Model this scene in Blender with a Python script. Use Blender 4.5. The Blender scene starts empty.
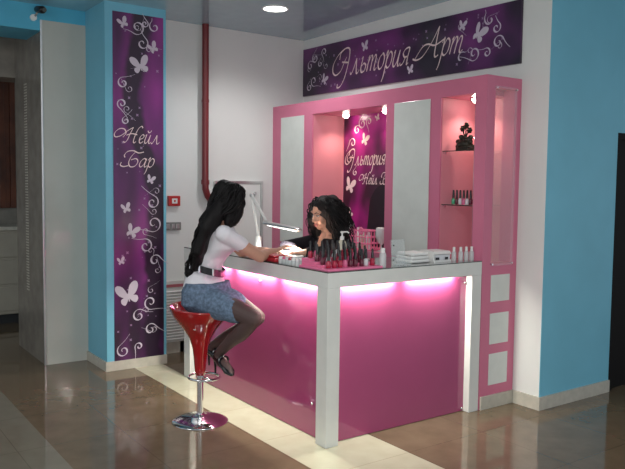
import bpy, bmesh, math, random
from mathutils import Vector as V, Matrix
R = random.Random(7)
C = bpy.context.scene.collection
PI = math.pi

# ------------------------------------------------------------------ materials
def mat(name, col, rough=.5, spec=.5, metal=0, coat=0, emis=None, es=0, alpha=1, trans=0, ior=1.45, noise=0, nscale=8, bump=0, bscale=60, sheen=0):
    m = bpy.data.materials.new(name); m.use_nodes = True
    nt = m.node_tree; b = nt.nodes['Principled BSDF']
    b.inputs['Base Color'].default_value = (*col, 1)
    b.inputs['Roughness'].default_value = rough
    b.inputs['Metallic'].default_value = metal
    b.inputs['Specular IOR Level'].default_value = spec
    b.inputs['IOR'].default_value = ior
    b.inputs['Coat Weight'].default_value = coat
    b.inputs['Coat Roughness'].default_value = .03
    b.inputs['Alpha'].default_value = alpha
    b.inputs['Transmission Weight'].default_value = trans
    if sheen: b.inputs['Sheen Weight'].default_value = sheen
    if emis:
        b.inputs['Emission Color'].default_value = (*emis, 1); b.inputs['Emission Strength'].default_value = es
    tc = nt.nodes.new('ShaderNodeTexCoord')
    n = nt.nodes.new('ShaderNodeTexNoise'); n.inputs['Scale'].default_value = nscale; n.inputs['Detail'].default_value = 4
    nt.links.new(tc.outputs['Object'], n.inputs['Vector'])
    amt = noise if noise else .04
    r = nt.nodes.new('ShaderNodeValToRGB')
    r.color_ramp.elements[0].position = .3; r.color_ramp.elements[1].position = .7
    r.color_ramp.elements[0].color = (*[max(0, c*(1-amt)) for c in col], 1)
    r.color_ramp.elements[1].color = (*[min(1, c*(1+amt)) for c in col], 1)
    nt.links.new(n.outputs['Fac'], r.inputs['Fac']); nt.links.new(r.outputs['Color'], b.inputs['Base Color'])
    if bump:
        n2 = nt.nodes.new('ShaderNodeTexNoise'); n2.inputs['Scale'].default_value = bscale; n2.inputs['Detail'].default_value = 3
        nt.links.new(tc.outputs['Object'], n2.inputs['Vector'])
        bp = nt.nodes.new('ShaderNodeBump'); bp.inputs['Strength'].default_value = bump; bp.inputs['Distance'].default_value = .01
        nt.links.new(n2.outputs['Fac'], bp.inputs['Height']); nt.links.new(bp.outputs['Normal'], b.inputs['Normal'])
    return m

M = {}
M['wall'] = mat('white_plaster', (.73,.74,.715), .35, .4, noise=.03, nscale=2, bump=.03, bscale=4)
M['blue'] = mat('blue_paint', (.18,.49,.63), .5, .3, noise=.04, nscale=3)
M['fascia'] = mat('blue_fascia_paint', (.09,.42,.60), .45, .3)
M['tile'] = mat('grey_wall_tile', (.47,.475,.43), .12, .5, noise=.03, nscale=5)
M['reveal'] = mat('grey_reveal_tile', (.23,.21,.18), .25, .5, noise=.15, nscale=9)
M['base'] = mat('stone_baseboard', (.50,.47,.40), .25, .5, noise=.08, nscale=20)
M['ceil'] = mat('glossy_stretch_ceiling', (.33,.49,.55), .035, .5, coat=.3, bump=.015, bscale=2.5)
M['pink'] = mat('pink_laminate', (.60,.17,.27), .35, .4, noise=.02)
M['salmon'] = mat('pink_niche_lining', (.64,.25,.30), .45, .3, noise=.02)
M['magenta'] = mat('magenta_gloss_panel', (.33,.052,.145), .09, .5, coat=.6, noise=.02)
M['white'] = mat('white_laminate', (.66,.665,.63), .3, .45)
M['panelw'] = mat('pale_grey_gloss_panel', (.66,.68,.64), .16, .4, coat=.1)
M['plastic'] = mat('white_plastic', (.75,.75,.73), .35)
M['towelw'] = mat('white_towelling', (.8,.8,.78), .9, .1, bump=.4, bscale=300)
M['glass'] = mat('clear_glass', (.9,.95,.95), .02, .4, alpha=.10, ior=1.45)
M['glassd'] = mat('frosted_clear_plastic', (.75,.8,.8), .15, .5, alpha=.55)
M['deskglass'] = mat('dark_desk_glass', (.16,.17,.16), .03, .6, coat=.5)
M['edge'] = mat('dark_green_glass_edge', (.03,.045,.04), .1)
M['chrome'] = mat('chrome', (.75,.75,.77), .08, metal=1)
M['steel'] = mat('brushed_aluminium', (.6,.6,.6), .3, metal=1)
M['red'] = mat('red_gloss_plastic', (.33,.006,.010), .08, .6, coat=.8)
M['redm'] = mat('red_vinyl', (.40,.02,.03), .35)
M['pipe'] = mat('dark_red_pipe_paint', (.17,.022,.025), .3, .5)
M['acrylic'] = mat('clear_acrylic', (.75,.82,.82), .05, .5, alpha=.2)
M['black'] = mat('black_plastic', (.012,.012,.014), .25)
M['blackcloth'] = mat('black_sheer_cloth', (.010,.008,.011), .8, .1, bump=.3, bscale=120)
M['hair'] = mat('black_hair', (.006,.005,.0055), .5, .22, bump=.4, bscale=220)
M['skin'] = mat('skin', (.52,.29,.21), .5, .3, noise=.05, nscale=30)
M['skin2'] = mat('tan_skin', (.50,.28,.20), .5, .3, noise=.05, nscale=30)
M['tee'] = mat('white_cotton', (.72,.70,.74), .85, .1, bump=.15, bscale=40)
M['denim'] = mat('faded_denim', (.125,.175,.25), .85, .1, noise=.35, nscale=55, bump=.3, bscale=160)
M['tights'] = mat('sheer_black_tights', (.085,.055,.052), .55, .3)
M['leather'] = mat('black_leather', (.01,.01,.012), .22, .5)
M['lip'] = mat('lip_pink', (.40,.10,.10), .4)
M['eyew'] = mat('eye_white', (.6,.6,.58), .2)
M['lampglow'] = mat('lamp_tube', (1,1,1), .5, emis=(1,.97,.93), es=3)
M['tubeglow'] = mat('under_counter_tube', (1,1,1), .5, emis=(1,.85,.90), es=2.2)
M['spotglow'] = mat('halogen_bulb', (1,1,1), .5, emis=(1,.90,.76), es=22)
M['downglow'] = mat('downlight_lamp', (1,1,1), .5, emis=(1,1,.97), es=5)
M['door'] = mat('dark_door', (.008,.007,.007), .7, .15)
M['brown'] = mat('brown_curtain', (.10,.028,.012), .5, noise=.5, nscale=4)
M['cab'] = mat('pale_cabinet', (.36,.33,.27), .5)
M['darkfab'] = mat('dark_plinth', (.02,.022,.025), .7)  # even dark colour of the cabinet base
M['pinkpl'] = mat('pink_plastic', (.80,.19,.35), .3)
M['polr'] = mat('red_nail_polish', (.35,.01,.04), .08, coat=.6)
M['polp'] = mat('pink_nail_polish', (.62,.12,.25), .08, coat=.6)
M['pold'] = mat('wine_nail_polish', (.10,.008,.025), .08, coat=.6)
M['polg'] = mat('green_nail_polish', (.05,.35,.18), .08, coat=.6)
M['polw'] = mat('silver_nail_polish', (.6,.6,.62), .15, coat=.6)
M['soap'] = mat('pale_amber_liquid_bottle', (.62,.58,.46), .15, alpha=.85)
M['bronze'] = mat('dark_bronze_ornament', (.035,.03,.022), .3, metal=.5)
M['letter'] = mat('cream_print', (.80,.64,.62), .5)
M['print'] = mat('pale_lilac_print', (.60,.54,.62), .5)
M['faint'] = mat('faint_lilac_print', (.30,.20,.33), .5)
M['sil'] = mat('black_print', (.008,.004,.010), .4)
M['redbox'] = mat('fire_alarm_red', (.45,.02,.02), .35)
M['greyp'] = mat('grey_plastic', (.22,.22,.21), .4)
M['pinkstr'] = mat('dusty_red_strip', (.42,.12,.14), .5)

def print_mat(name, dark, mid, hi, sx, sy, off):
    m = bpy.data.materials.new(name); m.use_nodes = True; nt = m.node_tree; b = nt.nodes['Principled BSDF']
    b.inputs['Roughness'].default_value = .28
    tc = nt.nodes.new('ShaderNodeTexCoord'); mp = nt.nodes.new('ShaderNodeMapping')
    mp.inputs['Scale'].default_value = (sx, sx, sy); mp.inputs['Location'].default_value = off
    n = nt.nodes.new('ShaderNodeTexNoise'); n.inputs['Scale'].default_value = 1.0; n.inputs['Detail'].default_value = 2
    r = nt.nodes.new('ShaderNodeValToRGB'); e = r.color_ramp.elements
    e[0].position = .38; e[0].color = (*dark,1); e[1].position = .66; e[1].color = (*hi,1)
    k = e.new(.50); k.color = (*mid,1)
    nt.links.new(tc.outputs['Object'], mp.inputs['Vector']); nt.links.new(mp.outputs['Vector'], n.inputs['Vector'])
    nt.links.new(n.outputs['Fac'], r.inputs['Fac']); nt.links.new(r.outputs['Color'], b.inputs['Base Color'])
    return m
def dark_band(m, zmax, stops, width):
    nt = m.node_tree; N, L = nt.nodes.new, nt.links.new; b = nt.nodes['Principled BSDF']
    src = b.inputs['Base Color'].links[0].from_socket
    tc = N('ShaderNodeTexCoord'); sp = N('ShaderNodeSeparateXYZ'); L(tc.outputs['Object'], sp.inputs[0])
    q = N('ShaderNodeMath'); q.operation = 'DIVIDE'; L(sp.outputs[2], q.inputs[0]); q.inputs[1].default_value = zmax
    r = N('ShaderNodeValToRGB'); r.color_ramp.interpolation = 'B_SPLINE'; e = r.color_ramp.elements
    while len(e) < len(stops): e.new(.5)
    for k, (p_, v_) in enumerate(stops): e[k].position = p_; e[k].color = (v_,v_,v_,1)
    L(q.outputs[0], r.inputs['Fac'])
    y = N('ShaderNodeMath'); y.operation = 'MULTIPLY_ADD'; L(sp.outputs[1], y.inputs[0]); y.inputs[1].default_value = 2.4; y.inputs[2].default_value = .49
    n = N('ShaderNodeTexNoise'); n.inputs['Scale'].default_value = 4; L(tc.outputs['Object'], n.inputs['Vector'])
    w1 = N('ShaderNodeMath'); w1.operation = 'MULTIPLY_ADD'; L(n.outputs['Fac'], w1.inputs[0]); w1.inputs[1].default_value = .35; L(y.outputs[0], w1.inputs[2])
    w2 = N('ShaderNodeMath'); w2.operation = 'SUBTRACT'; L(w1.outputs[0], w2.inputs[0]); w2.inputs[1].default_value = .175
    d = N('ShaderNodeMath'); d.operation = 'SUBTRACT'; L(w2.outputs[0], d.inputs[0]); L(r.outputs['Color'], d.inputs[1])
    ab = N('ShaderNodeMath'); ab.operation = 'ABSOLUTE'; L(d.outputs[0], ab.inputs[0])
    mr = N('ShaderNodeMapRange'); mr.interpolation_type = 'SMOOTHSTEP'; L(ab.outputs[0], mr.inputs['Value'])
    mr.inputs['From Min'].default_value = width*.6; mr.inputs['From Max'].default_value = width*1.3; mr.inputs['To Min'].default_value = .93; mr.inputs['To Max'].default_value = 0
    mx = N('ShaderNodeMix'); mx.data_type = 'RGBA'; L(mr.outputs[0], mx.inputs['Factor']); L(src, mx.inputs[6]); mx.inputs[7].default_value = (.020,.012,.024,1)
    L(mx.outputs[2], b.inputs['Base Color'])
M['ban'] = print_mat('purple_banner_print', (.028,.012,.032), (.115,.020,.12), (.26,.030,.23), 3.0, .9, (3.1,1.9,.4))
dark_band(M['ban'], 2.75, [(0,.80),(.15,.75),(.35,.85),(.52,.88),(.62,.55),(.72,.30),(.85,.42),(1,.62)], .20)
M['sign'] = print_mat('purple_sign_print', (.022,.013,.030), (.055,.016,.065), (.17,.030,.17), 1.7, 2.4, (.6,2.2,.9))
M['poster'] = print_mat('magenta_poster_print', (.03,.006,.022), (.22,.01,.13), (.5,.02,.27), 3.0, 1.6, (1.3,.2,.85))

def floor_mat():
    m = bpy.data.materials.new('polished_floor_tiles'); m.use_nodes = True; nt = m.node_tree; b = nt.nodes['Principled BSDF']
    N, L = nt.nodes.new, nt.links.new
    g = N('ShaderNodeNewGeometry'); s = N('ShaderNodeSeparateXYZ'); L(g.outputs['Position'], s.inputs[0])
    def cmp(out, op, v):
        k = N('ShaderNodeMath'); k.operation = op; L(out, k.inputs[0]); k.inputs[1].default_value = v; return k.outputs[0]
    def mul(a, c, op='MULTIPLY'):
        k = N('ShaderNodeMath'); k.operation = op; L(a, k.inputs[0]); L(c, k.inputs[1]); return k.outputs[0]
    X, Y = s.outputs[0], s.outputs[1]
    stripe = mul(cmp(Y,'GREATER_THAN',-1.84), cmp(Y,'LESS_THAN',-1.255))
    patch = mul(cmp(X,'LESS_THAN',.735), cmp(Y,'GREATER_THAN',-1.6))
    inv = N('ShaderNodeMath'); inv.operation = 'SUBTRACT'; inv.inputs[0].default_value = 1; L(patch, inv.inputs[1])
    stripe = mul(stripe, inv.outputs[0])
    outer = cmp(Y,'LESS_THAN',-2.87)
    br = N('ShaderNodeTexBrick'); br.offset = 0; br.inputs['Scale'].default_value = 1
    br.inputs['Brick Width'].default_value = .6; br.inputs['Row Height'].default_value = .6
    br.inputs['Mortar Size'].default_value = .0025; br.inputs['Mortar Smooth'].default_value = .2
    mp = N('ShaderNodeMapping'); mp.inputs['Location'].default_value = (.1, .05, 0); L(g.outputs['Position'], mp.inputs['Vector']); L(mp.outputs[0], br.inputs['Vector'])
    n = N('ShaderNodeTexNoise'); n.inputs['Scale'].default_value = 7; n.inputs['Detail'].default_value = 6; L(g.outputs['Position'], n.inputs['Vector'])
    def ramp(a, c):
        r = N('ShaderNodeValToRGB'); e = r.color_ramp.elements; e[0].position=.3; e[1].position=.72; e[0].color=(*a,1); e[1].color=(*c,1)
        L(n.outputs['Fac'], r.inputs['Fac']); return r.outputs['Color']
    brown = ramp((.122,.086,.052), (.160,.116,.073)); cream = ramp((.41,.385,.285), (.47,.445,.335)); grey = ramp((.17,.155,.12), (.20,.185,.145))
    def mix(f, a, c):
        k = N('ShaderNodeMix'); k.data_type = 'RGBA'; L(f, k.inputs['Factor']); L(a, k.inputs[6]); L(c, k.inputs[7]); return k.outputs[2]
    col = mix(outer, mix(stripe, brown, cream), grey)
    dk = N('ShaderNodeMix'); dk.data_type = 'RGBA'; dk.blend_type = 'MULTIPLY'; dk.inputs[7].default_value = (.72,.7,.68,1)
    L(br.outputs['Fac'], dk.inputs['Factor']); L(col, dk.inputs[6]); L(dk.outputs[2], b.inputs['Base Color'])
    b.inputs['Roughness'].default_value = .07; b.inputs['Specular IOR Level'].default_value = .5
    bp = N('ShaderNodeBump'); bp.inputs['Strength'].default_value = .02; bp.inputs['Distance'].default_value = .01
    n3 = N('ShaderNodeTexNoise'); n3.inputs['Scale'].default_value = 5; L(g.outputs['Position'], n3.inputs['Vector'])
    L(n3.outputs['Fac'], bp.inputs['Height']); L(bp.outputs['Normal'], b.inputs['Normal'])
    return m
M['floor'] = floor_mat()

# ------------------------------------------------------------------ mesh helpers
def B(): return bmesh.new()
def box(bm, a, b, bev=0, mi=0, rot=None, cen=None):
    vs = [bm.verts.new((x,y,z)) for x in (a[0],b[0]) for y in (a[1],b[1]) for z in (a[2],b[2])]
    fs = [bm.faces.new([vs[i] for i in q]) for q in ((0,1,3,2),(4,6,7,5),(0,4,5,1),(2,3,7,6),(0,2,6,4),(1,5,7,3))]
    for f in fs: f.material_index = mi
    if bev:
        es = {e for f in fs for e in f.edges}
        r = bmesh.ops.bevel(bm, geom=list(es), offset=bev, segments=2, affect='EDGES', profile=.5)
        vs = list({v for f in r['faces'] for v in f.verts} | {v for v in vs if v.is_valid})
        for f in r['faces']: f.material_index = mi
    if rot is not None:
        c = V(cen) if cen is not None else (V(a)+V(b))/2
        for v in vs: v.co = c + rot @ (v.co - c)
    return vs
def prism(bm, pts, f0, mi=0):
    """pts: list of 3D ring points, extruded by vector f0"""
    n = len(pts); a = [bm.verts.new(p) for p in pts]; b = [bm.verts.new(V(p)+V(f0)) for p in pts]
    fs = [bm.faces.new(a[::-1]), bm.faces.new(b)]
    for i in range(n): fs.append(bm.faces.new([a[i], a[(i+1)%n], b[(i+1)%n], b[i]]))
    for f in fs: f.material_index = mi
def lathe(bm, prof, c=(0,0,0), seg=24, mi=0):
    c = V(c); rings = []
    for r, z in prof:
        if r < 1e-6: rings.append([bm.verts.new(c+V((0,0,z)))])
        else: rings.append([bm.verts.new(c+V((r*math.cos(2*PI*i/seg), r*math.sin(2*PI*i/seg), z))) for i in range(seg)])
    for a, b in zip(rings, rings[1:]):
        for i in range(seg):
            j = (i+1) % seg
            if len(a) == 1 and len(b) == 1: continue
            if len(a) == 1: f = bm.faces.new([a[0], b[j], b[i]])
            elif len(b) == 1: f = bm.faces.new([a[i], a[j], b[0]])
            else: f = bm.faces.new([a[i], a[j], b[j], b[i]])
            f.material_index = mi
def frames(pts, up=None):
    fr = []; n = len(pts); prev = None
    for i in range(n):
        t = (pts[min(i+1,n-1)] - pts[max(i-1,0)])
        t = t.normalized() if t.length > 1e-9 else V((0,0,1))
        u = up if up is not None else (prev if prev is not None else (V((0,0,1)) if abs(t.z) < .9 else V((1,0,0))))
        u = (u - t*u.dot(t))
        if u.length < 1e-6: u = t.orthogonal()
        u.normalize(); prev = u
        fr.append((t, u, t.cross(u)))
    return fr
def tube(bm, pts, rad, seg=8, cap=True, round_cap=False, up=None, mi=0):
    """rad: scalar, list, or list of (along-up, across) pairs"""
    pts = [V(p) for p in pts]; n = len(pts)
    if not isinstance(rad, (list, tuple)): rad = [rad]*n
    rad = [r if isinstance(r, (list,tuple)) else (r,r) for r in rad]
    if round_cap:
        d0 = (pts[0]-pts[1]).normalized(); d1 = (pts[-1]-pts[-2]).normalized()
        r0, r1 = rad[0], rad[-1]; m0 = min(r0); m1 = min(r1)
        pts = [pts[0]+d0*m0*.95, pts[0]+d0*m0*.6] + pts + [pts[-1]+d1*m1*.6, pts[-1]+d1*m1*.95]
        rad = [(r0[0]*.3, r0[1]*.3), (r0[0]*.8, r0[1]*.8)] + list(rad) + [(r1[0]*.8, r1[1]*.8), (r1[0]*.3, r1[1]*.3)]
    fr = frames(pts, up); rings = []
    for p, (t,u,w), r in zip(pts, fr, rad):
        rings.append([bm.verts.new(p + u*r[0]*math.cos(2*PI*k/seg) + w*r[1]*math.sin(2*PI*k/seg)) for k in range(seg)])
    fs = []
    for a, b in zip(rings, rings[1:]):
        for k in range(seg): fs.append(bm.faces.new([a[k], a[(k+1)%seg], b[(k+1)%seg], b[k]]))
    if cap: fs += [bm.faces.new(rings[0][::-1]), bm.faces.new(rings[-1])]
    for f in fs: f.material_index = mi
def ell(bm, c, r, rot=None, seg=16, mi=0):
    c = V(c); rings = []; rs = seg//2
    for j in range(rs+1):
        th = PI*j/rs
        if j in (0, rs): pts = [V((0,0,r[2]*math.cos(th)))]
        else: pts = [V((r[0]*math.sin(th)*math.cos(2*PI*i/seg), r[1]*math.sin(th)*math.sin(2*PI*i/seg), r[2]*math.cos(th))) for i in range(seg)]
        rings.append([bm.verts.new(c + (rot @ p if rot is not None else p)) for p in pts])
    for a, b in zip(rings, rings[1:]):
        for i in range(seg):
            j = (i+1) % seg
            if len(a) == 1: f = bm.faces.new([a[0], b[i], b[j]])
            elif len(b) == 1: f = bm.faces.new([a[i], b[0], a[j]])
            else: f = bm.faces.new([a[i], b[i], b[j], a[j]])
            f.material_index = mi
def loft(bm, secs, seg=28, mi=0):
    """secs: (center, right_vec, fwd_vec, a, b) ellipses"""
    rings = []
    for c, rv, fv, a, b in secs:
        c = V(c); rv = V(rv).normalized(); fv = V(fv).normalized()
        rings.append([bm.verts.new(c + rv*a*math.cos(2*PI*k/seg) + fv*b*math.sin(2*PI*k/seg)) for k in range(seg)])
    fs = []
    for a, b in zip(rings, rings[1:]):
        for k in range(seg): fs.append(bm.faces.new([a[k], a[(k+1)%seg], b[(k+1)%seg], b[k]]))
    fs += [bm.faces.new(rings[0][::-1]), bm.faces.new(rings[-1])]
    for f in fs: f.material_index = mi
def cr(P, n=8):
    """Catmull-Rom through points"""
    P = [V(p) for p in P]
    if len(P) < 3: return P
    Q = [P[0]*2-P[1]] + P + [P[-1]*2-P[-2]]; out = []
    for i in range(1, len(Q)-2):
        for k in range(n):
            t = k/n
            out.append(.5*((2*Q[i]) + (Q[i+1]-Q[i-1])*t + (2*Q[i-1]-5*Q[i]+4*Q[i+1]-Q[i+2])*t*t + (3*Q[i]-Q[i-1]-3*Q[i+1]+Q[i+2])*t**3))
    out.append(P[-1]); return out

def origin(o):
    p = V((0,0,0))
    while o is not None: p += o.location; o = o.parent
    return p
def link(name, me, m, parent, loc=(0,0,0)):
    o = bpy.data.objects.new(name, me); C.objects.link(o)
    if parent is not None: o.parent = parent
    else: o.location = loc
    for x in (m if isinstance(m, (list,tuple)) else [m]): me.materials.append(x)
    return o
def part(name, bm, m, parent=None, loc=(0,0,0), smooth=False, label=None):
    """geometry is given in world coordinates; origin is moved to loc / the parent's"""
    off = origin(parent) if parent is not None else V(loc)
    bmesh.ops.recalc_face_normals(bm, faces=bm.faces)
    for v in bm.verts: v.co -= off
    me = bpy.data.meshes.new(name); bm.to_mesh(me); bm.free()
    if smooth:
        for p in me.polygons: p.use_smooth = True
        if smooth == 'auto':
            try: me.set_sharp_from_angle(angle=math.radians(40))
            except Exception: pass
    o = link(name, me, m, parent, loc)
    if label: o['label'] = label
    return o
def remesh_part(name, bm, m, parent, voxel=.005, smooth=4, label=None, disp=0):
    bmesh.ops.recalc_face_normals(bm, faces=bm.faces)
    off = origin(parent)
    for v in bm.verts: v.co -= off
    me = bpy.data.meshes.new('t'); bm.to_mesh(me); bm.free()
    o = bpy.data.objects.new('t', me); C.objects.link(o)
    r = o.modifiers.new('r', 'REMESH'); r.mode = 'VOXEL'; r.voxel_size = voxel; r.adaptivity = 0
    s = o.modifiers.new('s', 'SMOOTH'); s.factor = .5; s.iterations = smooth
    dg = bpy.context.evaluated_depsgraph_get()
    me2 = bpy.data.meshes.new_from_object(o.evaluated_get(dg))
    bpy.data.objects.remove(o); bpy.data.meshes.remove(me)
    if disp:
        from mathutils import noise
        me2.update()
        ns = [v.normal.copy() for v in me2.vertices]
        for v, nn in zip(me2.vertices, ns):
            v.co += nn*disp*noise.noise(V((v.co.x*14, v.co.y*14, v.co.z*9)))
    me2.name = name
    me2.materials.clear()
    for p in me2.polygons: p.use_smooth = True
    o = link(name, me2, m, parent)
    if label: o['label'] = label
    return o
def thing(name, label, cat, loc, group=None):
    o = bpy.data.objects.new(name, None); C.objects.link(o); o.location = loc; o.empty_display_size = .05
    tag(o, label, cat, group); return o
def tag(o, label, cat, group=None):
    o['label'] = label; o['category'] = cat
    if group: o['group'] = group
    return o
def struct(name, bm, m, parent=None, smooth=False):
    o = part(name, bm, m, parent, smooth=smooth)
    if parent is None: o['kind'] = 'structure'
    return o
def dup(root, loc, label, group=None, mats=None):
    r = root.copy(); C.objects.link(r); r.location = loc; r['label'] = label
    if group: r['group'] = group
    for ch in list(root.children):
        c = ch.copy(); C.objects.link(c); c.parent = r
        if mats and ch.name.split('.')[0] in mats:
            c.data = ch.data.copy(); c.data.materials.clear(); c.data.materials.append(mats[ch.name.split('.')[0]])
        for g in list(ch.children):
            d = g.copy(); C.objects.link(d); d.parent = c
    return r

# ------------------------------------------------------------------ lettering strokes (x-height 1, baseline 0)
G = {
 'л': (.92, [[(0,.08),(.10,0),(.24,.3),(.42,1.02)], [(.42,1.02),(.5,.45),(.6,.02),(.72,.02),(.85,.2)]]),
 'ь': (.66, [[(.02,.9),(.12,1),(.06,.35),(.18,0),(.44,.1),(.5,.42),(.3,.58),(.1,.42)]]),
 'т': (1.0, [[(0,.85),(.1,1),(.04,.4),(.02,0)], [(.04,.5),(.24,.98),(.38,.85),(.35,0)], [(.36,.5),(.58,.98),(.72,.85),(.68,.2),(.76,0),(.9,.15)]]),
 'о': (.64, [[(.34,1),(.08,.78),(.02,.3),(.2,0),(.44,.2),(.5,.68),(.34,1),(.22,.94)]]),
 'р': (.66, [[(-.04,.8),(.1,1.1),(.08,.3),(.02,-.5),(-.08,-.85)], [(.08,.5),(.3,1),(.52,.8),(.5,.25),(.28,0),(.08,.18)]]),
 'и': (.74, [[(0,.85),(.1,1),(.04,.3),(.16,0),(.36,.25),(.5,1)], [(.5,1),(.46,.25),(.54,0),(.7,.18)]]),
 'й': (.74, [[(0,.85),(.1,1),(.04,.3),(.16,0),(.36,.25),(.5,1)], [(.5,1),(.46,.25),(.54,0),(.7,.18)], [(.14,1.48),(.24,1.28),(.4,1.3),(.5,1.52)]]),
 'я': (.72, [[(.62,.1),(.5,.02),(.5,.5),(.54,1.0),(.25,1.0),(.08,.75),(.22,.5),(.5,.5)], [(.32,.5),(.16,.1),(-.04,0)]]),
 'е': (.56, [[(.06,.42),(.36,.6),(.42,.86),(.26,1),(.06,.7),(.06,.2),(.22,0),(.46,.2)]]),
 'а': (.74, [[(.5,.85),(.32,1),(.08,.7),(.02,.25),(.16,0),(.38,.25),(.52,.9)], [(.54,1),(.48,.25),(.56,0),(.72,.18)]]),
 'Э': (1.25, [[(.62,1.25),(.45,.95),(.2,.35),(-.25,.1),(-.62,.35),(-.68,.9),(-.3,1.5),(.3,1.85),(.75,1.8),(.88,1.35),(.85,.6),(.7,-.2),(.42,-.72),(.1,-.8),(.06,-.55)], [(-.1,1.15),(-.05,1.6),(.3,1.85)], [(.2,.95),(.85,.85)]]),
 'А': (1.25, [[(-.9,.1),(-.55,0),(-.1,.2),(.4,1.0),(.75,1.9)], [(.75,1.9),(.74,1.1),(.78,.2),(.9,0),(1.08,.1)], [(-.75,.02),(-.3,.75),(.1,.9),(.7,.75),(1.35,1.05)]]),
 'Н': (1.45, [[(.55,1.75),(.1,1.35),(-.45,.75),(-.95,.6),(-1.1,1.0),(-.8,1.5),(-.3,1.55),(0,1.1),(-.2,.6)], [(.6,1.8),(.42,1.0),(.3,.3),(.12,.02),(-.06,.1)], [(1.55,1.75),(1.4,1.95),(1.15,1.7),(.98,1.0),(.92,.25),(1.02,0),(1.2,.15)], [(.1,.85),(.6,1.05),(1.15,.95)]]),
 'Б': (1.35, [[(1.45,1.75),(1.0,1.62),(.5,1.85),(0,1.75),(-.2,1.35),(-.1,1.05)], [(.7,1.72),(.42,1.1),(.36,.45),(.6,0),(1.0,.1),(1.15,.6),(.92,.95),(.5,.8)], [(-.3,.5),(-.3,.15),(0,0),(.4,.12)]]),
 ' ': (.9, []),
}
def text_lines(s):
    x = 0; out = []
    for ch in s:
        w, st = G[ch]
        for l in st: out.append([(x+p[0]+p[1]*.22, p[1]) for p in l])
        x += w
    return out, x
def ribbon(bm, pts2, place, w0, w1, nib=.8, h=0, mi=0, taper=False):
    P = [V((p[0], p[1], 0)) for p in pts2]; n = len(P); L = []; Rr = []
    for i in range(n):
        t = P[min(i+1,n-1)] - P[max(i-1,0)]
        if t.length < 1e-9: t = V((1,0,0))
        t.normalize(); a = math.atan2(t.y, t.x)
        w = w0 + (w1-w0)*abs(math.sin(a-nib))
        if taper: w *= math.sin(PI*min(1,max(.04,(i+.5)/n)))**.6
        nn = V((-t.y, t.x, 0))*w/2
        L.append(bm.verts.new(place(P[i].x+nn.x, P[i].y+nn.y, h))); Rr.append(bm.verts.new(place(P[i].x-nn.x, P[i].y-nn.y, h)))
    for i in range(n-1):
        f = bm.faces.new([L[i], L[i+1], Rr[i+1], Rr[i]]); f.material_index = mi
def write(bm, s, place, u0, v0, xh, u1, mi=0, th=(.05,.2), h=.0015):
    lines, tot = text_lines(s); xs = [p[0] for l in lines for p in l]; sx = (u1-u0)/(max(xs)-min(xs)); u0 -= min(xs)*sx
    for l in lines:
        pts = [(u0+p.x*sx, v0+p.y*xh) for p in cr([(a,b,0) for a,b in l], 8)]
        h += .00003
        ribbon(bm, pts, place, th[0]*xh, th[1]*xh, h=h, mi=mi)
def poly(bm, pts, place, h, mi):
    vs = [bm.verts.new(place(u,v,h)) for u,v in pts]
    c = bm.verts.new(place(sum(p[0] for p in pts)/len(pts), sum(p[1] for p in pts)/len(pts), h))
    for i in range(len(vs)):
        f = bm.faces.new([vs[i], vs[(i+1)%len(vs)], c]); f.material_index = mi
def butterfly(bm, place, u, v, s, ang, mi=0, h=.0012, fold=1.0):
    wing = [(0,0),(.06,.35),(.26,.78),(.60,1.0),(.84,.92),(.86,.62),(.68,.30),(.40,.08)]
    low = [(0,0),(.36,.06),(.62,-.04),(.64,-.30),(.42,-.48),(.18,-.30)]
    ca, sa = math.cos(ang), math.sin(ang)
    for k, side in enumerate((-1,1)):
        for j, W in enumerate((wing, low)):
            pts = [(p.x*(side if side > 0 else -fold), p.y) for p in cr([(a,b,0) for a,b in W+[W[0]]], 4)[:-1]]
            poly(bm, [(u+s*(x*ca-y*sa), v+s*(x*sa+y*ca)) for x,y in pts], place, h+.0001*(k*2+j), mi)
    ribbon(bm, [(u+s*(x*ca-y*sa), v+s*(x*sa+y*ca)) for x,y in ((0,-.3),(0,0),(0,.28))], place, .06*s, .1*s, h=h+.0006, mi=mi)
def swirl(bm, place, u, v, r, a0, turns, sgn=1, tail=1.2, mi=0, w=.01, h=.001):
    pts = []
    for i in range(40):
        t = i/39; rr = r*(1-.85*t); a = a0 + sgn*turns*2*PI*t
        pts.append((u+rr*math.cos(a), v+rr*math.sin(a)))
    d = V((pts[0][0]-pts[1][0], pts[0][1]-pts[1][1])).normalized()
    pre = [(pts[0][0]+d.x*r*tail*k - d.y*sgn*r*.3*k*k*1.2, pts[0][1]+d.y*r*tail*k + d.x*sgn*r*.3*k*k*1.2) for k in (1,.75,.5,.25)]
    ribbon(bm, pre+pts, place, w*.35, w*1.3, nib=.5, h=h, mi=mi, taper=True)
def dots(bm, place, u0, u1, v0, v1, n, mi, rnd, s=.012):
    for _ in range(n):
        u, v, r = rnd.uniform(u0,u1), rnd.uniform(v0,v1), rnd.uniform(.3,1)*s
        poly(bm, [(u+r*math.cos(a*PI/4)*(1 if a%2 else .45), v+r*math.sin(a*PI/4)*(1 if a%2 else .45)) for a in range(8)], place, .0007, mi)

# ================================================================== SETTING
H = 2.869
XE = 2.816
bm = B(); box(bm, (-4,-9,-.1), (9,5,0)); struct('floor', bm, M['floor'])
bm = B(); box(bm, (-4,-9,H), (9,5,H+.1)); struct('ceiling', bm, M['ceil'])
bm = B(); box(bm, (-.3,0,0), (XE,.25,H)); o = struct('wall_back', bm, M['wall'])
bm = B(); box(bm, (-.3,-1.6,0), (0,0,H)); struct('wall_left', bm, M['wall'])
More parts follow.
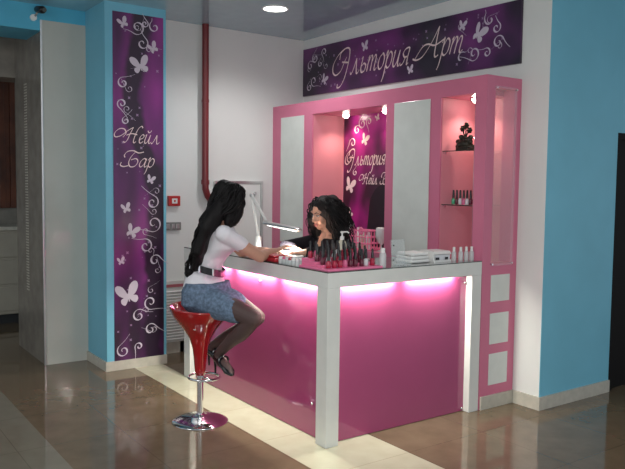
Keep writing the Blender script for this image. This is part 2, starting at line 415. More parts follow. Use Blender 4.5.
# blue wall, end of the sign wall, with the dark doorway
bm = B(); box(bm, (XE,.0005,0), (XE+.003,.25,H)); box(bm, (XE-.22,.25,0), (XE+.003,.80,H)); box(bm, (XE-.22,.80,1.885), (XE,1.75,H)); box(bm, (XE-.22,1.75,0), (XE,5,H))
struct('wall_right', bm, M['blue'])
bm = B(); box(bm, (XE-.12,.80,0), (XE-.03,1.75,1.885)); box(bm, (XE-.03,.80,0), (XE+.004,.85,1.885)); box(bm, (XE-.03,.85,1.84), (XE+.004,1.75,1.885))
d = struct('door_1', bm, M['door'])
bm = B(); tube(bm, [(XE-.03,1.6,1.0),(XE+.03,1.6,1.0),(XE+.03,1.5,1.0)], .01); part('door_handle', bm, M['steel'], d, smooth=True)
# banner column
bm = B(); box(bm, (-.3,-2.06,0), (.31,-1.56,H)); struct('wall_column', bm, M['blue'])
# tiled pier left of the column
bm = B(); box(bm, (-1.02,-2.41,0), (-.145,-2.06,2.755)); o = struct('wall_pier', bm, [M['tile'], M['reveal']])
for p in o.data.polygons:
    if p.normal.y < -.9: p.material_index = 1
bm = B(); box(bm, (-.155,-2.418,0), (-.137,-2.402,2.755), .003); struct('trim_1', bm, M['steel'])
# narrow mosaic strip up the reveal
bm = B()
for k in range(74): box(bm, (-.70,-2.4125,.55+k*.024), (-.62,-2.41,.55+k*.024+.012))
struct('trim_2', bm, M['base'])
# blue fascia over the passage and over the pier
bm = B(); box(bm, (-.60,-6,2.67), (-.145,-2.41,H)); box(bm, (-1.02,-2.41,2.755), (-.146,-2.06,H)); struct('wall_fascia', bm, M['fascia'])
# passage beyond
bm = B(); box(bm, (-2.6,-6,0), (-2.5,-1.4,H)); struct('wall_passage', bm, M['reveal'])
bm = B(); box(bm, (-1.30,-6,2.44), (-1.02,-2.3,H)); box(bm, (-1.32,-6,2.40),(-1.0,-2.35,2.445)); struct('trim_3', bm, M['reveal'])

bm = B()   # baseboards
box(bm, (0,-1.56,0), (.014,-1.256,.10)); box(bm, (0,-1.3,0), (.014,0,.10)); struct('baseboard_left', bm, M['base'])
bm = B(); box(bm, (2.612,-.014,0), (XE,0,.088)); struct('baseboard_back', bm, M['base'])
bm = B(); box(bm, (XE,-.014,0), (XE+.016,.80,.088)); struct('baseboard_right', bm, M['base'])
bm = B(); box(bm, (.31,-2.06,0), (.324,-1.56,.075)); box(bm, (-.145,-2.074,0), (.324,-2.06,.075)); struct('baseboard_column', bm, M['base'])

# things glimpsed through the passage
bm = B()
for k in range(12):
    y = -2.75+k*.055; box(bm, (-2.48+.012*(k%2),y,1.2), (-2.44+.012*(k%2),y+.055,2.66), .006)
tag(part('curtain', bm, M['brown'], loc=(-2.46,-2.4,1.2)), 'dark reddish brown curtain seen through the passage at the left edge', 'curtain')
t = thing('cabinet', 'pale low cabinet below the brown curtain at the far left', 'cabinet', (-2.3,-2.3,0))
bm = B(); box(bm, (-2.498,-2.9,.1), (-2.1,-2.0,.98), .01); part('body', bm, M['cab'], t)
bm = B(); box(bm, (-2.498,-2.88,0), (-2.14,-2.02,.1)); part('plinth', bm, M['darkfab'], t)
bm = B(); box(bm, (-2.498,-2.92,.98), (-2.07,-1.98,1.02), .005); part('top', bm, M['base'], t)
for z in (.14,.42,.70):
    bm = B(); box(bm, (-2.1,-2.87,z), (-2.085,-2.03,z+.25), .004); dr = part('drawer', bm, M['cab'], t)
    bm = B(); tube(bm, [(-2.07,-2.55,z+.18),(-2.07,-2.35,z+.18)], .008); box(bm,(-2.085,-2.54,z+.174),(-2.07,-2.53,z+.186)); box(bm,(-2.085,-2.37,z+.174),(-2.07,-2.36,z+.186)); part('handle', bm, M['steel'], dr)

# security camera on the fascia
t = thing('security_camera', 'small black security camera on the blue fascia at top left', 'camera', (-.145,-2.45,2.80))
bm = B(); tube(bm, [(-.145,-2.47,2.76),(-.12,-2.47,2.76)], .025, 14); part('mount', bm, M['plastic'], t)
bm = B(); tube(bm, [(-.12,-2.46,2.77),(-.10,-2.44,2.81)], .008); part('bracket', bm, M['greyp'], t)
bm = B(); tube(bm, [(-.12,-2.44,2.825),(-.04,-2.425,2.81)], [.028,.03], 16, round_cap=True); h_ = part('housing', bm, M['black'], t, smooth=True)
bm = B(); tube(bm, [(-.03,-2.423,2.808),(-.005,-2.418,2.803)], [.017,.017], 14); part('lens', bm, M['edge'], h_)

# ceiling downlight in view; the hall gets added fill lights
def downlight(x, y, label):
    t = thing('ceiling_downlight', label, 'ceiling light', (x,y,H), 'round ceiling downlights')
    bm = B(); lathe(bm, [(.104,0),(.106,-.008),(.094,-.010),(.090,0)], (x,y,H), 32); part('ring', bm, M['plastic'], t, smooth='auto')
    bm = B(); lathe(bm, [(0,-.006),(.091,-.006),(.091,-.001),(0,-.001)], (x,y,H), 32); part('diffuser', bm, M['downglow'], t)
downlight(.913, -.905, 'round white ceiling downlight lit above the customer end of the counter')

# ================================================================== BANNER ON THE COLUMN
def pl_ban(u, v, h): return V((.316+h, u, v))
rnd = random.Random(3)
t = thing('banner', 'tall narrow purple banner with cream script words, swirls and butterflies on the blue column', 'banner', (.312,-1.80,.07))
bm = B(); box(bm, (.311,-2.0,.072), (.316,-1.585,2.80)); pan = bm
bm = B(); write(bm, 'Нейл', pl_ban, -1.99, 1.80, .068, -1.62, th=(.05,.14)); write(bm, 'Бар', pl_ban, -1.945, 1.612, .068, -1.665, th=(.05,.14)); part('lettering', bm, M['letter'], t)
bm = pan
for u,v,s,a,f in ((-1.775,2.395,.088,.25,1),(-1.915,2.71,.052,.5,.8),(-1.67,2.545,.056,.6,.7),(-1.70,1.505,.045,-.3,.8),(-1.90,1.275,.05,.3,.8),(-1.86,1.09,.068,-.4,.75),(-1.945,.86,.04,.2,.8),(-1.885,.575,.115,.25,.9)):
    butterfly(bm, pl_ban, u, v, s, a, mi=1, fold=f)
for u,v,r,a,tn,sg,tl in ((-1.66,2.72,.045,2.2,1.1,1,.6),(-1.76,2.58,.05,1,1.2,-1,1.6),(-1.80,2.70,.06,4,1.3,1,1.3),(-1.74,2.735,.03,1,1.4,-1,2),(-1.92,2.26,.045,1.5,1.3,1,2.2),(-1.93,2.10,.04,4.2,1.3,-1,2.5),(-1.90,1.97,.03,2,1.3,1,3.0),
    (-1.68,1.33,.055,1.3,1.25,-1,2.4),(-1.67,1.16,.07,4.2,1.2,1,1.8),(-1.74,.98,.06,1.9,1.3,-1,1.6),(-1.66,.86,.05,.5,1.1,1,1.8),(-1.80,.42,.055,.9,1.3,1,1.6),(-1.70,.52,.06,5,1.2,-1,2.5),(-1.93,.15,.055,2,1.3,1,2.0),(-1.80,.17,.035,3.5,1.2,-1,2.6),(-1.70,.30,.05,.6,1.2,1,2.2)):
    swirl(bm, pl_ban, u, v, r, a, tn, sg, tl, mi=1, w=.011)
for k in range(16):
    v = 2.70-.16*k; u = -1.80+.10*math.sin(k*1.3) if v > 1.95 else -1.69+.05*math.sin(k*1.7)
    if 1.55 < v < 1.95: continue
    swirl(bm, pl_ban, u, v, .03, k*1.1, 1.1, 1 if k%2 else -1, 3.2, mi=1, w=.005)
dots(bm, pl_ban, -1.98,-1.61,.15,2.75,60,2,rnd,.016); part('panel', bm, [M['ban'],M['print'],M['faint']], t)

# ================================================================== SIGN ON THE BACK WALL
sa = -.0115
def pl_sign(u, v, h):
    return V((u, -.019-h, v + sa*(u-1.29)))
t = thing('sign', 'long dark purple sign with cream script lettering above the pink unit', 'sign', (1.29,0,2.33))
bm = B()
prism(bm, [(0.02,-.019,2.335),(2.59,-.019,2.318),(2.59,-.019,2.742),(0.02,-.019,2.778)], (0,.018,0)); pan = bm
bm = B(); write(bm, 'Эльтория', pl_sign, .50, 2.455, .125, 1.51, th=(.04,.13)); write(bm, 'Арт', pl_sign, 1.545, 2.475, .118, 2.07, th=(.04,.13)); part('lettering', bm, M['letter'], t)
bm = pan
for u,v,s,a,f in ((.95,2.66,.055,.2,.8),(.36,2.44,.06,-.5,.7),(1.52,2.40,.045,.2,.8),(2.06,2.655,.048,-.2,.8),(2.21,2.575,.085,-.55,.6)):
    butterfly(bm, pl_sign, u, v, s, a, mi=1, fold=f)
for u,v,r,a,tn,sg,tl in ((2.32,2.67,.055,2.4,.75,1,.5),(2.38,2.60,.04,1,1.2,-1,1.5),(2.18,2.45,.055,4,1.3,1,2.0),(2.30,2.44,.035,2,1.2,-1,1.8),(2.06,2.43,.05,1,.6,1,.6),(2.40,2.50,.05,.3,1.2,1,1.6),
    (.22,2.66,.05,2,1.3,1,1.6),(.36,2.70,.04,4,1.2,-1,1.5),(.14,2.60,.045,1,1.2,1,1.4),(.20,2.45,.05,5,1.2,-1,1.9),(.13,2.40,.04,2,1.3,1,1.5),(.30,2.60,.03,2,1.2,1,1.5)):
    swirl(bm, pl_sign, u, v, r, a, tn, sg, tl, mi=1, w=.011)
for k in range(9):
    swirl(bm, pl_sign, (.12+.09*k) if k < 4 else (2.05+.09*(k-4)), 2.46+.22*(.5+.5*math.sin(k*2.1)), .03, k*1.1, 1.1, 1 if k%2 else -1, 2.6, mi=1, w=.005)
dots(bm, pl_sign, .1,2.5,2.38,2.72,55,2,rnd,.018); part('panel', bm, [M['sign'],M['print'],M['faint']], t)

# ================================================================== PINK WALL UNIT
UF = -.345; UT = 2.212; UX = 2.598
unit = thing('shelving_unit', 'tall pink wall unit with niches and pale panels behind the counter', 'wall unit', (1.3,-.17,0))
bm = B()
# carcass: face frame blocks
def blk(x0, x1, z0, z1, y0=UF, y1=-.001, mi=0): box(bm, (x0,y0,z0), (x1,y1,z1), 0, mi)
N1 = (.646, 1.615); N2 = (2.19, 2.503); ZB = .965; ZT = 2.10
blk(.002, N1[0], 0, UT); blk(N1[1], N2[0], 0, UT); 
blk(N1[0], N1[1], 0, ZB); blk(N1[0], N1[1], ZT, UT)
blk(N2[0], N2[1], 0, ZB); blk(N2[0], N2[1], ZT, UT)
# side wall with the window opening
wy0, wy1, wz0, wz1 = -.262, -.072, .975, 2.135
blk(N2[1], UX, .088, wz0); blk(N2[1], UX, wz1, UT); blk(N2[1], UX, wz0, wz1, UF, wy0); blk(N2[1], UX, wz0, wz1, wy1, -.001)
blk(N2[1], UX, 0, .088)
part('carcass', bm, M['pink'], unit)
for N_ in (N1,N2):
    bm = B(); box(bm, (N_[0],-.012,ZB), (N_[1]-.001,-.002,ZT)); box(bm, (N_[0],UF+.012,ZB), (N_[0]+.004,-.012,ZT)); part('niche_lining', bm, M['salmon'], unit)
bm = B(); box(bm, (.15,UF-.006,.96), (.521,UF-.0005,2.10), .0015); part('front_panel', bm, M['panelw'], unit, label='narrow pale grey glossy panel at the left')
bm = B(); box(bm, (1.71,UF-.006,.96), (2.088,UF-.0005,2.10), .0015); part('front_panel', bm, M['panelw'], unit, label='pale grey glossy panel between the niches')
for z0, z1 in ((.72,.90),(.433,.642),(.155,.368)):
    bm = B(); box(bm, (UX,-.258,z0), (UX+.004,-.070,z1), .001); part('square_inlay', bm, M['panelw'], unit, label='pale square inlay on the pink side')
bm = B(); box(bm, (UX,-.05,0), (UX+.012,-.001,.088)); box(bm, (UX,UF+.01,0), (UX+.012,-.05,.088)); part('plinth', bm, M['base'], unit)
bm = B(); box(bm, (UX+.008,wy0-.012,wz0-.012), (UX+.013,wy1+.012,wz1+.010)); gp = part('side_glass', bm, M['glass'], unit)
for y in (wy0-.004, wy1+.004):
    for z in (wz0, wz1-.003):
        bm = B(); tube(bm, [(UX,y,z),(UX+.02,y,z)], .006, 10); part('glass_stud', bm, M['chrome'], gp)
for z in (1.733, 1.362):
    bm = B(); box(bm, (N2[0]-.035+.037,UF+.02,z-.006), (N2[1]-.002,-.014,z)); g = part('glass_shelf', bm, M['glass'], unit)
    bm = B(); box(bm, (N2[0]+.002,UF+.018,z-.006), (N2[1]-.002,UF+.021,z)); part('shelf_edge', bm, M['edge'], g)
    for x in (N2[0]+.012,):
        bm = B(); tube(bm, [(x-.01,UF+.03,z-.012),(x+.02,UF+.03,z-.012)], .006, 10); part('shelf_support', bm, M['chrome'], g)
bm = B(); tube(bm, [(N2[1]-.012,UF+.016,ZB),(N2[1]-.012,UF+.016,ZT)], .004, 10); part('support_rod', bm, M['chrome'], unit, smooth=True)
# niche poster
def pl_pos(u, v, h): return V((u, -.017-h, v))
pst = thing('poster', 'magenta poster with cream script and butterflies at the back of the lit niche', 'poster', (1.12,-.014,ZB))
bm = B(); box(bm, (.675,-.017,ZB+.005), (1.612,-.0125,2.098)); pan = bm
bm = B(); write(bm, 'Эльтория', pl_pos, .70, 1.665, .075, 1.24, th=(.05,.16)); write(bm, 'Нейл Бар', pl_pos, .90, 1.50, .052, 1.34, th=(.05,.16)); part('lettering', bm, M['letter'], pst)
bm = pan
for u,v,s,a,f in ((.96,1.87,.065,-.35,.7),(.765,1.47,.085,-.3,.8),(1.13,2.05,.035,.4,.8),(.78,1.22,.06,.9,.8)): butterfly(bm, pl_pos, u, v, s, a, mi=1, fold=f)
for u,v,r,a,tn,sg,tl in ((.93,2.02,.05,2,1.3,1,1.5),(1.02,2.03,.04,4,1.2,-1,1.6),(.86,1.97,.04,1,1.3,1,1.8),(.80,1.86,.045,3,1.2,-1,2.0),(.76,1.72,.04,2,1.2,1,1.6),(.84,1.6,.03,2,1.2,1,1.6)): swirl(bm, pl_pos, u, v, r, a, tn, sg, tl, mi=1, w=.010)
for pts in ([(1.0,.98),(1.62,.98),(1.62,1.45),(1.45,1.5),(1.35,1.47),(1.18,1.49),(1.06,1.38),(1.03,1.2)],): poly(bm, [(p.x,p.y) for p in cr([(a,b,0) for a,b in pts], 4)], pl_pos, .0009, 2)
part('panel', bm, [M['poster'],M['letter'],M['sil']], pst)
# niche spotlights
def niche_spot(x, y, label, e=1.0):
    t = thing('spotlight', label, 'spotlight', (x,y,ZT), 'halogen spotlights in the niche tops')
    bm = B(); lathe(bm, [(.042,0),(.043,-.006),(.033,-.008),(.031,0)], (x,y,ZT), 24); part('bezel', bm, M['chrome'], t, smooth='auto')
    bm = B(); lathe(bm, [(0,-.034),(.016,-.031),(.027,-.018),(.030,0)], (x,y,ZT), 20); part('bulb', bm, M['spotglow'], t, smooth=True)
    l = bpy.data.lights.new('niche_spot_light', 'SPOT'); l.energy = 7*e; l.color = (1,.80,.62); l.spot_size = 2.3; l.spot_blend = .8; l.shadow_soft_size = .02
    o = bpy.data.objects.new('niche_spot_light', l); C.objects.link(o); o.location = (x,y,ZT-.045)
niche_spot(.83, -.12, 'left halogen spotlight above the poster in the wide niche')
niche_spot(1.35, -.12, 'right halogen spotlight above the poster in the wide niche', .8)
niche_spot(2.33, -.15, 'halogen spotlight above the glass shelves of the narrow niche', .8)

# ================================================================== COUNTER
LX, D, W = .752, 1.609, 2.598
ctr = thing('reception_counter', 'white L shaped counter with magenta glass fronts lit from under the top', 'counter', (1.9,-1.2,0))
SB = .948
bm = B()   # top slab, L shaped, with a lip along both fronts
IN = .50
prism(bm, [(LX,-D,SB),(W,-D,SB),(W,UF-.004,SB),(W-IN,UF-.004,SB),(W-IN,-D+IN,SB),(LX,-D+IN,SB)], (0,0,.995-SB))
prism(bm, [(LX,-D,.91),(W,-D,.91),(W,UF-.004,.91),(W-.014,UF-.004,.91),(W-.014,-D+.014,.91),(LX,-D+.014,.91)], (0,0,SB-.91)); part('countertop', bm, M['white'], ctr)
bm = B(); prism(bm, [(LX,-D,.995),(W,-D,.995),(W,UF-.004,.995),(W-IN,UF-.004,.995),(W-IN,-D+IN,.995),(LX,-D+IN,.995)], (0,0,.006)); g = part('glass_top', bm, M['deskglass'], ctr)
for f in g.data.polygons:
    pass
g.data.materials.append(M['edge'])
for f in g.data.polygons:
    if abs(f.normal.z) < .5: f.material_index = 1
for (x0,x1,y0,y1) in ((LX,LX+.10,-D,-D+.09),(W-.10,W,-D,-D+.09),(W-.10,W,UF-.094,UF-.004)):
    bm = B(); box(bm, (x0+(.0145 if 0 else 0),y0,0), (x1,y1,.9095), .002); part('leg', bm, M['white'], ctr)
bm = B(); box(bm, (LX+.09,-D+.050,.004), (W-.05,-D+.062,SB)); part('front_panel', bm, M['magenta'], ctr, label='glossy magenta glass panel facing the stool')
bm = B(); box(bm, (W-.062,-D+.062,.004), (W-.050,UF-.06,SB)); part('front_panel', bm, M['magenta'], ctr, label='glossy magenta glass panel on the right face')
bm = B(); box(bm, (LX+.09,-D+.063,.0), (W-.063,-D+.075,SB)); box(bm, (W-.078,-D+.075,0), (W-.063,UF-.02,SB)); part('inner_board', bm, M['white'], ctr)
def led(a, b):
    a, b = V(a), V(b); c = (a+b)/2; d = (b-a)
    bm = B(); tube(bm, [a,b], .008, 10); part('under_counter_tube', bm, M['tubeglow'], ctr, smooth=True)
    l = bpy.data.lights.new('tube_light', 'AREA'); l.shape = 'RECTANGLE'; l.size = d.length; l.size_y = .02; l.energy = 6.0*d.length/.42; l.color = (1,1,.88)
    o = bpy.data.objects.new('tube_light', l); C.objects.link(o); o.location = c - V((0,0,.013))
    o.rotation_euler = (0,0,math.atan2(d.y,d.x))
for x0,x1 in ((.92,1.40),(1.50,1.98),(2.07,2.46)): led((x0,-D+.028,.936),(x1,-D+.028,.936))
for y0,y1 in ((-1.48,-1.08),(-.97,-.57)): led((W-.028,y0,.936),(W-.028,y1,.936))
# small clamps that hold the glass
for p in ((W-.045,-.46,.86),(W-.045,-.46,.02),(W-.045,-1.50,.86),(2.40,-D+.045,.20),(1.80,-D+.045,.86)):
    bm = B(); ell(bm, p, (.008,.008,.008), seg=10); part('glass_stud', bm, M['chrome'], ctr, smooth=True)

# ================================================================== LEFT WALL FIXTURES
t = thing('heating_pipe', 'dark red vertical pipe running down the white wall from the ceiling', 'pipe', (.06,-1.075,1.4))
bm = B(); tube(bm, [(.06,-1.08,H-.001),(.06,-1.08,1.52),(.06,-1.078,1.44),(.055,-1.055,1.38),(.045,-1.02,1.345),(.002,-1.0,1.335)], .030, 14); part('pipe_run', bm, M['pipe'], t, smooth='auto')
bm = B(); lathe(bm, [(.036,-.02),(.036,.02)], (.06,-1.08,1.50), 16); part('coupling', bm, M['pipe'], t)
bm = B(); box(bm, (.001,-1.085,2.2), (.06,-1.075,2.215)); tube(bm,[(.06,-1.08,2.195),(.06,-1.08,2.22)],.033,14); part('bracket', bm, M['pipe'], t)

t = thing('electrical_panel', 'white metal cabinet door with silver frame on the wall behind the seated customer', 'electrical panel', (0,-.72,.9))
bm = B(); box(bm, (.001,-.97,.86), (.03,-.47,1.515), .004); part('housing', bm, M['plastic'], t)
bm = B()
for a,b in (((.03,-.97,.86),(.042,-.945,1.515)),((.03,-.495,.86),(.042,-.47,1.515)),((.03,-.945,1.49),(.042,-.495,1.515)),((.03,-.945,.86),(.042,-.495,.885))): box(bm, a, b, .002)
part('frame', bm, M['steel'], t)
bm = B(); box(bm, (.03,-.943,.887), (.036,-.497,1.488), .001); dd = part('door', bm, M['wall'], t)
bm = B(); tube(bm, [(.036,-.56,1.40),(.05,-.56,1.40)], .016, 14); part('lock', bm, M['steel'], dd)

t = thing('fire_alarm', 'small red fire alarm on the white wall beside the banner column', 'fire alarm', (0,-1.355,1.335))
bm = B(); box(bm, (.001,-1.415,1.29), (.035,-1.305,1.378), .005); part('housing', bm, M['redbox'], t)
bm = B(); box(bm, (.035,-1.385,1.312), (.039,-1.335,1.356)); part('label_plate', bm, M['plastic'], t)
bm = B(); ell(bm, (.039,-1.36,1.334), (.004,.010,.010), seg=10); part('button', bm, M['redbox'], t)
t = thing('switch_plate', 'grey rectangular socket plate on the wall below the red alarm', 'switch', (0,-1.36,1.11))
bm = B(); box(bm, (.001,-1.445,1.08), (.022,-1.292,1.15), .004); part('plate', bm, M['greyp'], t)
for y in (-1.415,-1.365,-1.325):
    bm = B(); box(bm, (.022,y-.014,1.095), (.027,y+.014,1.135), .002); part('switch', bm, M['steel'], t)
t = thing('louvred_grille', 'white louvred grille with a dusty red strip, low on the wall between column and counter', 'grille', (0,-1.3,.1))
bm = B(); box(bm, (.001,-1.53,.10), (.03,-1.10,.64), .003); part('frame', bm, M['white'], t)
bm = B()
for k in range(17):
    z = .125+k*.026; box(bm, (.03,-1.51,z), (.048,-1.12,z+.010), 0, rot=Matrix.Rotation(.5,3,'Y'))
part('louvre_slats', bm, M['plastic'], t)
bm = B(); box(bm, (.03,-1.53,.585), (.036,-1.10,.61)); part('strip', bm, M['pinkstr'], t)

# ================================================================== RED BAR STOOL
SX, SY = 1.785, -1.985
t = thing('bar_stool', 'red tulip bar stool with chrome base under the seated customer', 'stool', (SX,SY,0))
bm = B(); lathe(bm, [(0,.296),(.030,.296),(.035,.33),(.040,.40),(.049,.47),(.068,.53),(.102,.585),(.144,.635),(.174,.675),(.190,.715),(.193,.722),(.188,.726),(.180,.716),(.155,.69),(.11,.672),(.05,.664),(0,.662)], (SX,SY,0), 48)
# back of the bucket a little higher than the front
for v in bm.verts:
    k = max(0, (v.co.z-.6)/.12); v.co.z += .012*k*(-(v.co.x-SX)*.9-(v.co.y-SY)*.4)/.19
part('seat', bm, M['red'], t, smooth=True)
bm = B(); lathe(bm, [(0,.30),(.019,.30),(.019,.045),(.024,.04),(.024,.02),(0,.02)], (SX,SY,0), 24); part('column', bm, M['chrome'], t, smooth='auto')
bm = B(); lathe(bm, [(0,.050),(.026,.050),(.034,.042),(.06,.036),(.11,.028),(.15,.017),(.172,.007),(.176,.002),(.172,0),(0,0)], (SX,SY,0), 56); part('base', bm, M['chrome'], t, smooth=True)
bm = B(); ring = [(SX+.02+.10*math.cos(a)*1.0, SY+.015+.095*math.sin(a), .285) for a in [k*2*PI/32 for k in range(33)]]
tube(bm, ring, .008, 8, cap=False); tube(bm, [(SX,SY,.285),(SX-.08,SY+.015,.285)], .008, 8); tube(bm, [(SX,SY,.285),(SX+.12,SY+.015,.285)], .008, 8); part('footrest', bm, M['chrome'], t, smooth=True)
bm = B(); tube(bm, [(SX,SY,.33),(SX+.05,SY-.04,.60),(SX+.12,SY-.10,.61)], .004, 8); part('height_lever', bm, M['chrome'], t, smooth=True)

# ================================================================== PEOPLE
def basis(f, u=(0,0,1)):
    f = V(f).normalized(); r = f.cross(V(u)).normalized(); u = r.cross(f).normalized()
    return Matrix((r, f, u)).transposed()      # local (right, forward, up) -> world
def head(bm, c, f, u, s):
    Q = basis(f, u); c = V(c)
    P = lambda x,y,z: c + Q @ V((x,y,z))*s
    E = lambda x,y,z,a,b,d: ell(bm, P(x,y,z), (a*s,b*s,d*s), Q, 20)
    E(0,-.012,.030,.076,.094,.088); E(0,.022,-.025,.060,.066,.085); E(0,.052,-.088,.027,.027,.022)
    for k in (-1,1): E(k*.032,.052,-.030,.030,.030,.032); E(k*.077,-.004,-.012,.009,.019,.031); E(k*.03,.062,.030,.032,.022,.014)
    tube(bm, [P(0,.080,.018), P(0,.092,-.008), P(0,.103,-.030)], [.007*s,.009*s,.013*s], 10, round_cap=True)
    for k in (-1,1): E(k*.011,.090,-.034,.008,.010,.007)
    E(0,.082,-.060,.022,.012,.010); E(0,.078,-.072,.018,.012,.008)
    return P, Q
def face_parts(P, Q, s, par, lipm):
    for k in (-1,1):
        bm = B(); ell(bm, P(k*.031,.076,.004), (.013*s,.009*s,.0075*s), Q, 12); e = part('eye', bm, M['eyew'], par, smooth=True)
        bm = B(); ell(bm, P(k*.031,.083,.003), (.0062*s,.004*s,.0062*s), Q, 10); part('iris', bm, M['black'], e, smooth=True)
        bm = B(); tube(bm, [P(k*.015,.089,.024),P(k*.032,.088,.030),P(k*.048,.074,.024)], [.003*s,.0035*s,.002*s], 6, round_cap=True); part('eyebrow', bm, M['hair'], par, smooth=True)
        bm = B(); tube(bm, [P(k*.017,.084,.010),P(k*.031,.087,.013),P(k*.045,.078,.008)], .0018*s, 6); part('eyelash', bm, M['hair'], e, smooth=True)
    bm = B(); tube(bm, [P(-.021,.084,-.063),P(-.008,.095,-.060),P(0,.095,-.062),P(.008,.095,-.060),P(.021,.084,-.063)], [.002*s,.0045*s,.004*s,.0045*s,.002*s], 8, round_cap=True)
    tube(bm, [P(-.018,.084,-.068),P(0,.093,-.072),P(.018,.084,-.068)], [.002*s,.006*s,.002*s], 8, round_cap=True)
    part('lips', bm, lipm, par, smooth=True)
def hand(bm, w, d, n, side, s, curl=.35, spread=.09, thumb_out=.6):
    """w wrist, d finger direction, n back-of-hand normal, side +1: thumb towards d x n"""
    w = V(w); d = V(d).normalized(); n = V(n); n = (n - d*n.dot(d)).normalized(); x = d.cross(n)*side
    kn = w + d*.088*s
    tube(bm, [w-d*.012*s, w+d*.03*s, w+d*.06*s, kn], [(.017*s,.022*s),(.016*s,.032*s),(.0145*s,.038*s),(.012*s,.038*s)], 16, up=n, round_cap=True)
    for i, (off, L, r) in enumerate(((.029,.070,.0085),(.010,.080,.0088),(-.010,.074,.0085),(-.029,.058,.0076))):
        p = w + d*(.078 - .004*abs(i-1))*s + x*off*s; a = 0.0; dirv = (d + x*spread*(1.2-i*.8)).normalized(); pts = [p]
        for k, fr in enumerate((.48,.30,.24)):
            a += curl*(1.0+.25*i*.4) * (1.0 if k else .7)
            dv = dirv*math.cos(a) - n*math.sin(a); p = p + dv*L*fr*s; pts.append(p)
        tube(bm, pts, [r*s*1.05, r*s, r*s*.92, r*s*.8], 10, round_cap=True, up=x)
    p = w + d*.022*s + x*.024*s; td = (d*.75 + x*thumb_out - n*.35).normalized()
    tube(bm, [p, p+td*.034*s, p+(td*.034+ (td+d*.35-n*.1).normalized()*.030)*s, p+(td*.034+(td+d*.35-n*.1).normalized()*.030+(td+d*.8-n*.2).normalized()*.024)*s],
         [.0125*s,.0105*s,.0095*s,.0078*s], 10, round_cap=True, up=n)
def limb(bm, pts, rad, seg=16): 
    P = cr(pts, 6); n = len(P); m = len(rad)-1; rr = []
    for i in range(n):
        t = i/(n-1)*m; k = min(int(t), m-1); rr.append(rad[k]+(rad[k+1]-rad[k])*(t-k))
    tube(bm, P, rr, seg, round_cap=True)
def rot2(v, a): return V((v[0]*math.cos(a)-v[1]*math.sin(a), v[0]*math.sin(a)+v[1]*math.cos(a), 0))

# ---------- customer on the stool
s = .92
cust = thing('person', 'woman in white top and denim skirt seated on the red stool, long black hair', 'person', (SX,SY,0))
pel = V((1.78,-1.945,.795)); ch = V((1.865,-1.885,1.10)); nk = V((1.875,-1.865,1.235)); hc = V((1.895,-1.845,1.375))
fP = V((.93,.36,0)).normalized(); fW = V((.75,.66,0)).normalized(); fC = V((.48,.88,0)).normalized()
rt = lambda f: V((f.y,-f.x,0))
def torso(bm, g, top=True, z0=0):
    secs = [(pel+V((0,0,-.085)), fP, .10, .085), (pel+V((0,0,-.04)), fP, .155, .115), (pel+V((0,0,.03)), fP, .165, .118), (pel+V((-.012,-.002,.10)), fP, .125, .095),
            (V((1.785,-1.94,.965)), fW, .102, .080), (V((1.81,-1.93,1.03)), fW, .112, .088), (ch+V((-.012,-.01,-.005))+fC*.012, fC, .130, .104), (ch+V((0,0,.05))+fC*.008, fC, .145, .098),
            (ch+V((0,0,.09)), fC, .148, .078), (ch+V((.003,.005,.115)), fC, .125, .062)]
    if top: secs.append((ch+V((.006,.01,.135)), fC, .07, .05))
    secs = [x for x in secs if x[0].z >= z0]
    loft(bm, [(c, rt(f), f, a*s/.92*.97+g, b*.97+g) for c,f,a,b in secs])
shR = V((1.995,-1.935,1.188)); shL = V((1.745,-1.80,1.188))
elR = V((1.965,-1.665,1.035)); wrR = V((1.835,-1.47,1.050))
elL = V((1.62,-1.60,1.035)); wrL = V((1.70,-1.42,1.035))
bm = B(); torso(bm, 0)
P_, Q_ = head(bm, hc, (-.22,.95,-.30), (0,.2,1), s)
tube(bm, [nk+V((0,0,-.06)), nk+V((.004,.006,.0)), hc+V((0,-.03,-.055))], [.062,.050,.048], 16, round_cap=True)
for a,b,c in ((shR,elR,wrR),(shL,elL,wrL)):
    limb(bm, [a, (a+b)/2+V((0,0,-.004)), b], [.047,.042,.036]); limb(bm, [b, b*.6+c*.4+V((0,0,.006)), c], [.037,.034,.023])
hand(bm, wrR, (-.12,.80,.28), (-.25,-.25,.93), -1, s, curl=.22, spread=.16)
hand(bm, wrL, (.75,.6,-.02), (.1,-.1,1), 1, s, curl=.3)
hipR, kneR, ankR = V((1.85,-1.985,.775)), V((2.205,-1.850,.705)), V((1.84,-1.885,.43))
hipL, kneL, ankL = V((1.78,-1.87,.775)), V((2.05,-1.735,.675)), V((1.655,-1.835,.435))
def legs(bm, g, full=True):
    for h_,k_,a_ in ((hipR,kneR,ankR),(hipL,kneL,ankL)):
        limb(bm, [h_, (h_+k_)/2+V((0,0,.012)), k_], [.078+g,.066+g,.047+g])
        if full:
            back = V((-.3,-.05,-.5)).normalized()
            limb(bm, [k_, k_*.68+a_*.32+V((.0,.0,-.012)), k_*.35+a_*.65, a_], [.046+g,.046+g,.035+g,.026+g])
def foot(bm, a_, t_, g=0):
    limb(bm, [a_, a_+(t_-a_)*.15+V((-.01,0,-.035)), a_+(t_-a_)*.6+V((0,0,-.006)), t_], [.025+g,.027+g,.026+g,.016+g], 12)
toR, toL = V((1.975,-1.875,.335)), V((1.775,-1.80,.345))
legs(bm, 0); foot(bm, ankR, toR); foot(bm, ankL, toL)
remesh_part('body', bm, M['skin'], cust, .0048, 3)
face_parts(P_, Q_, s, cust, M['lip'])
bm = B(); torso(bm, .012, top=True, z0=.82)
for a,b in ((shR,elR),(shL,elL)): limb(bm, [a, a*.75+b*.25, a*.52+b*.48], [.053,.050,.047])
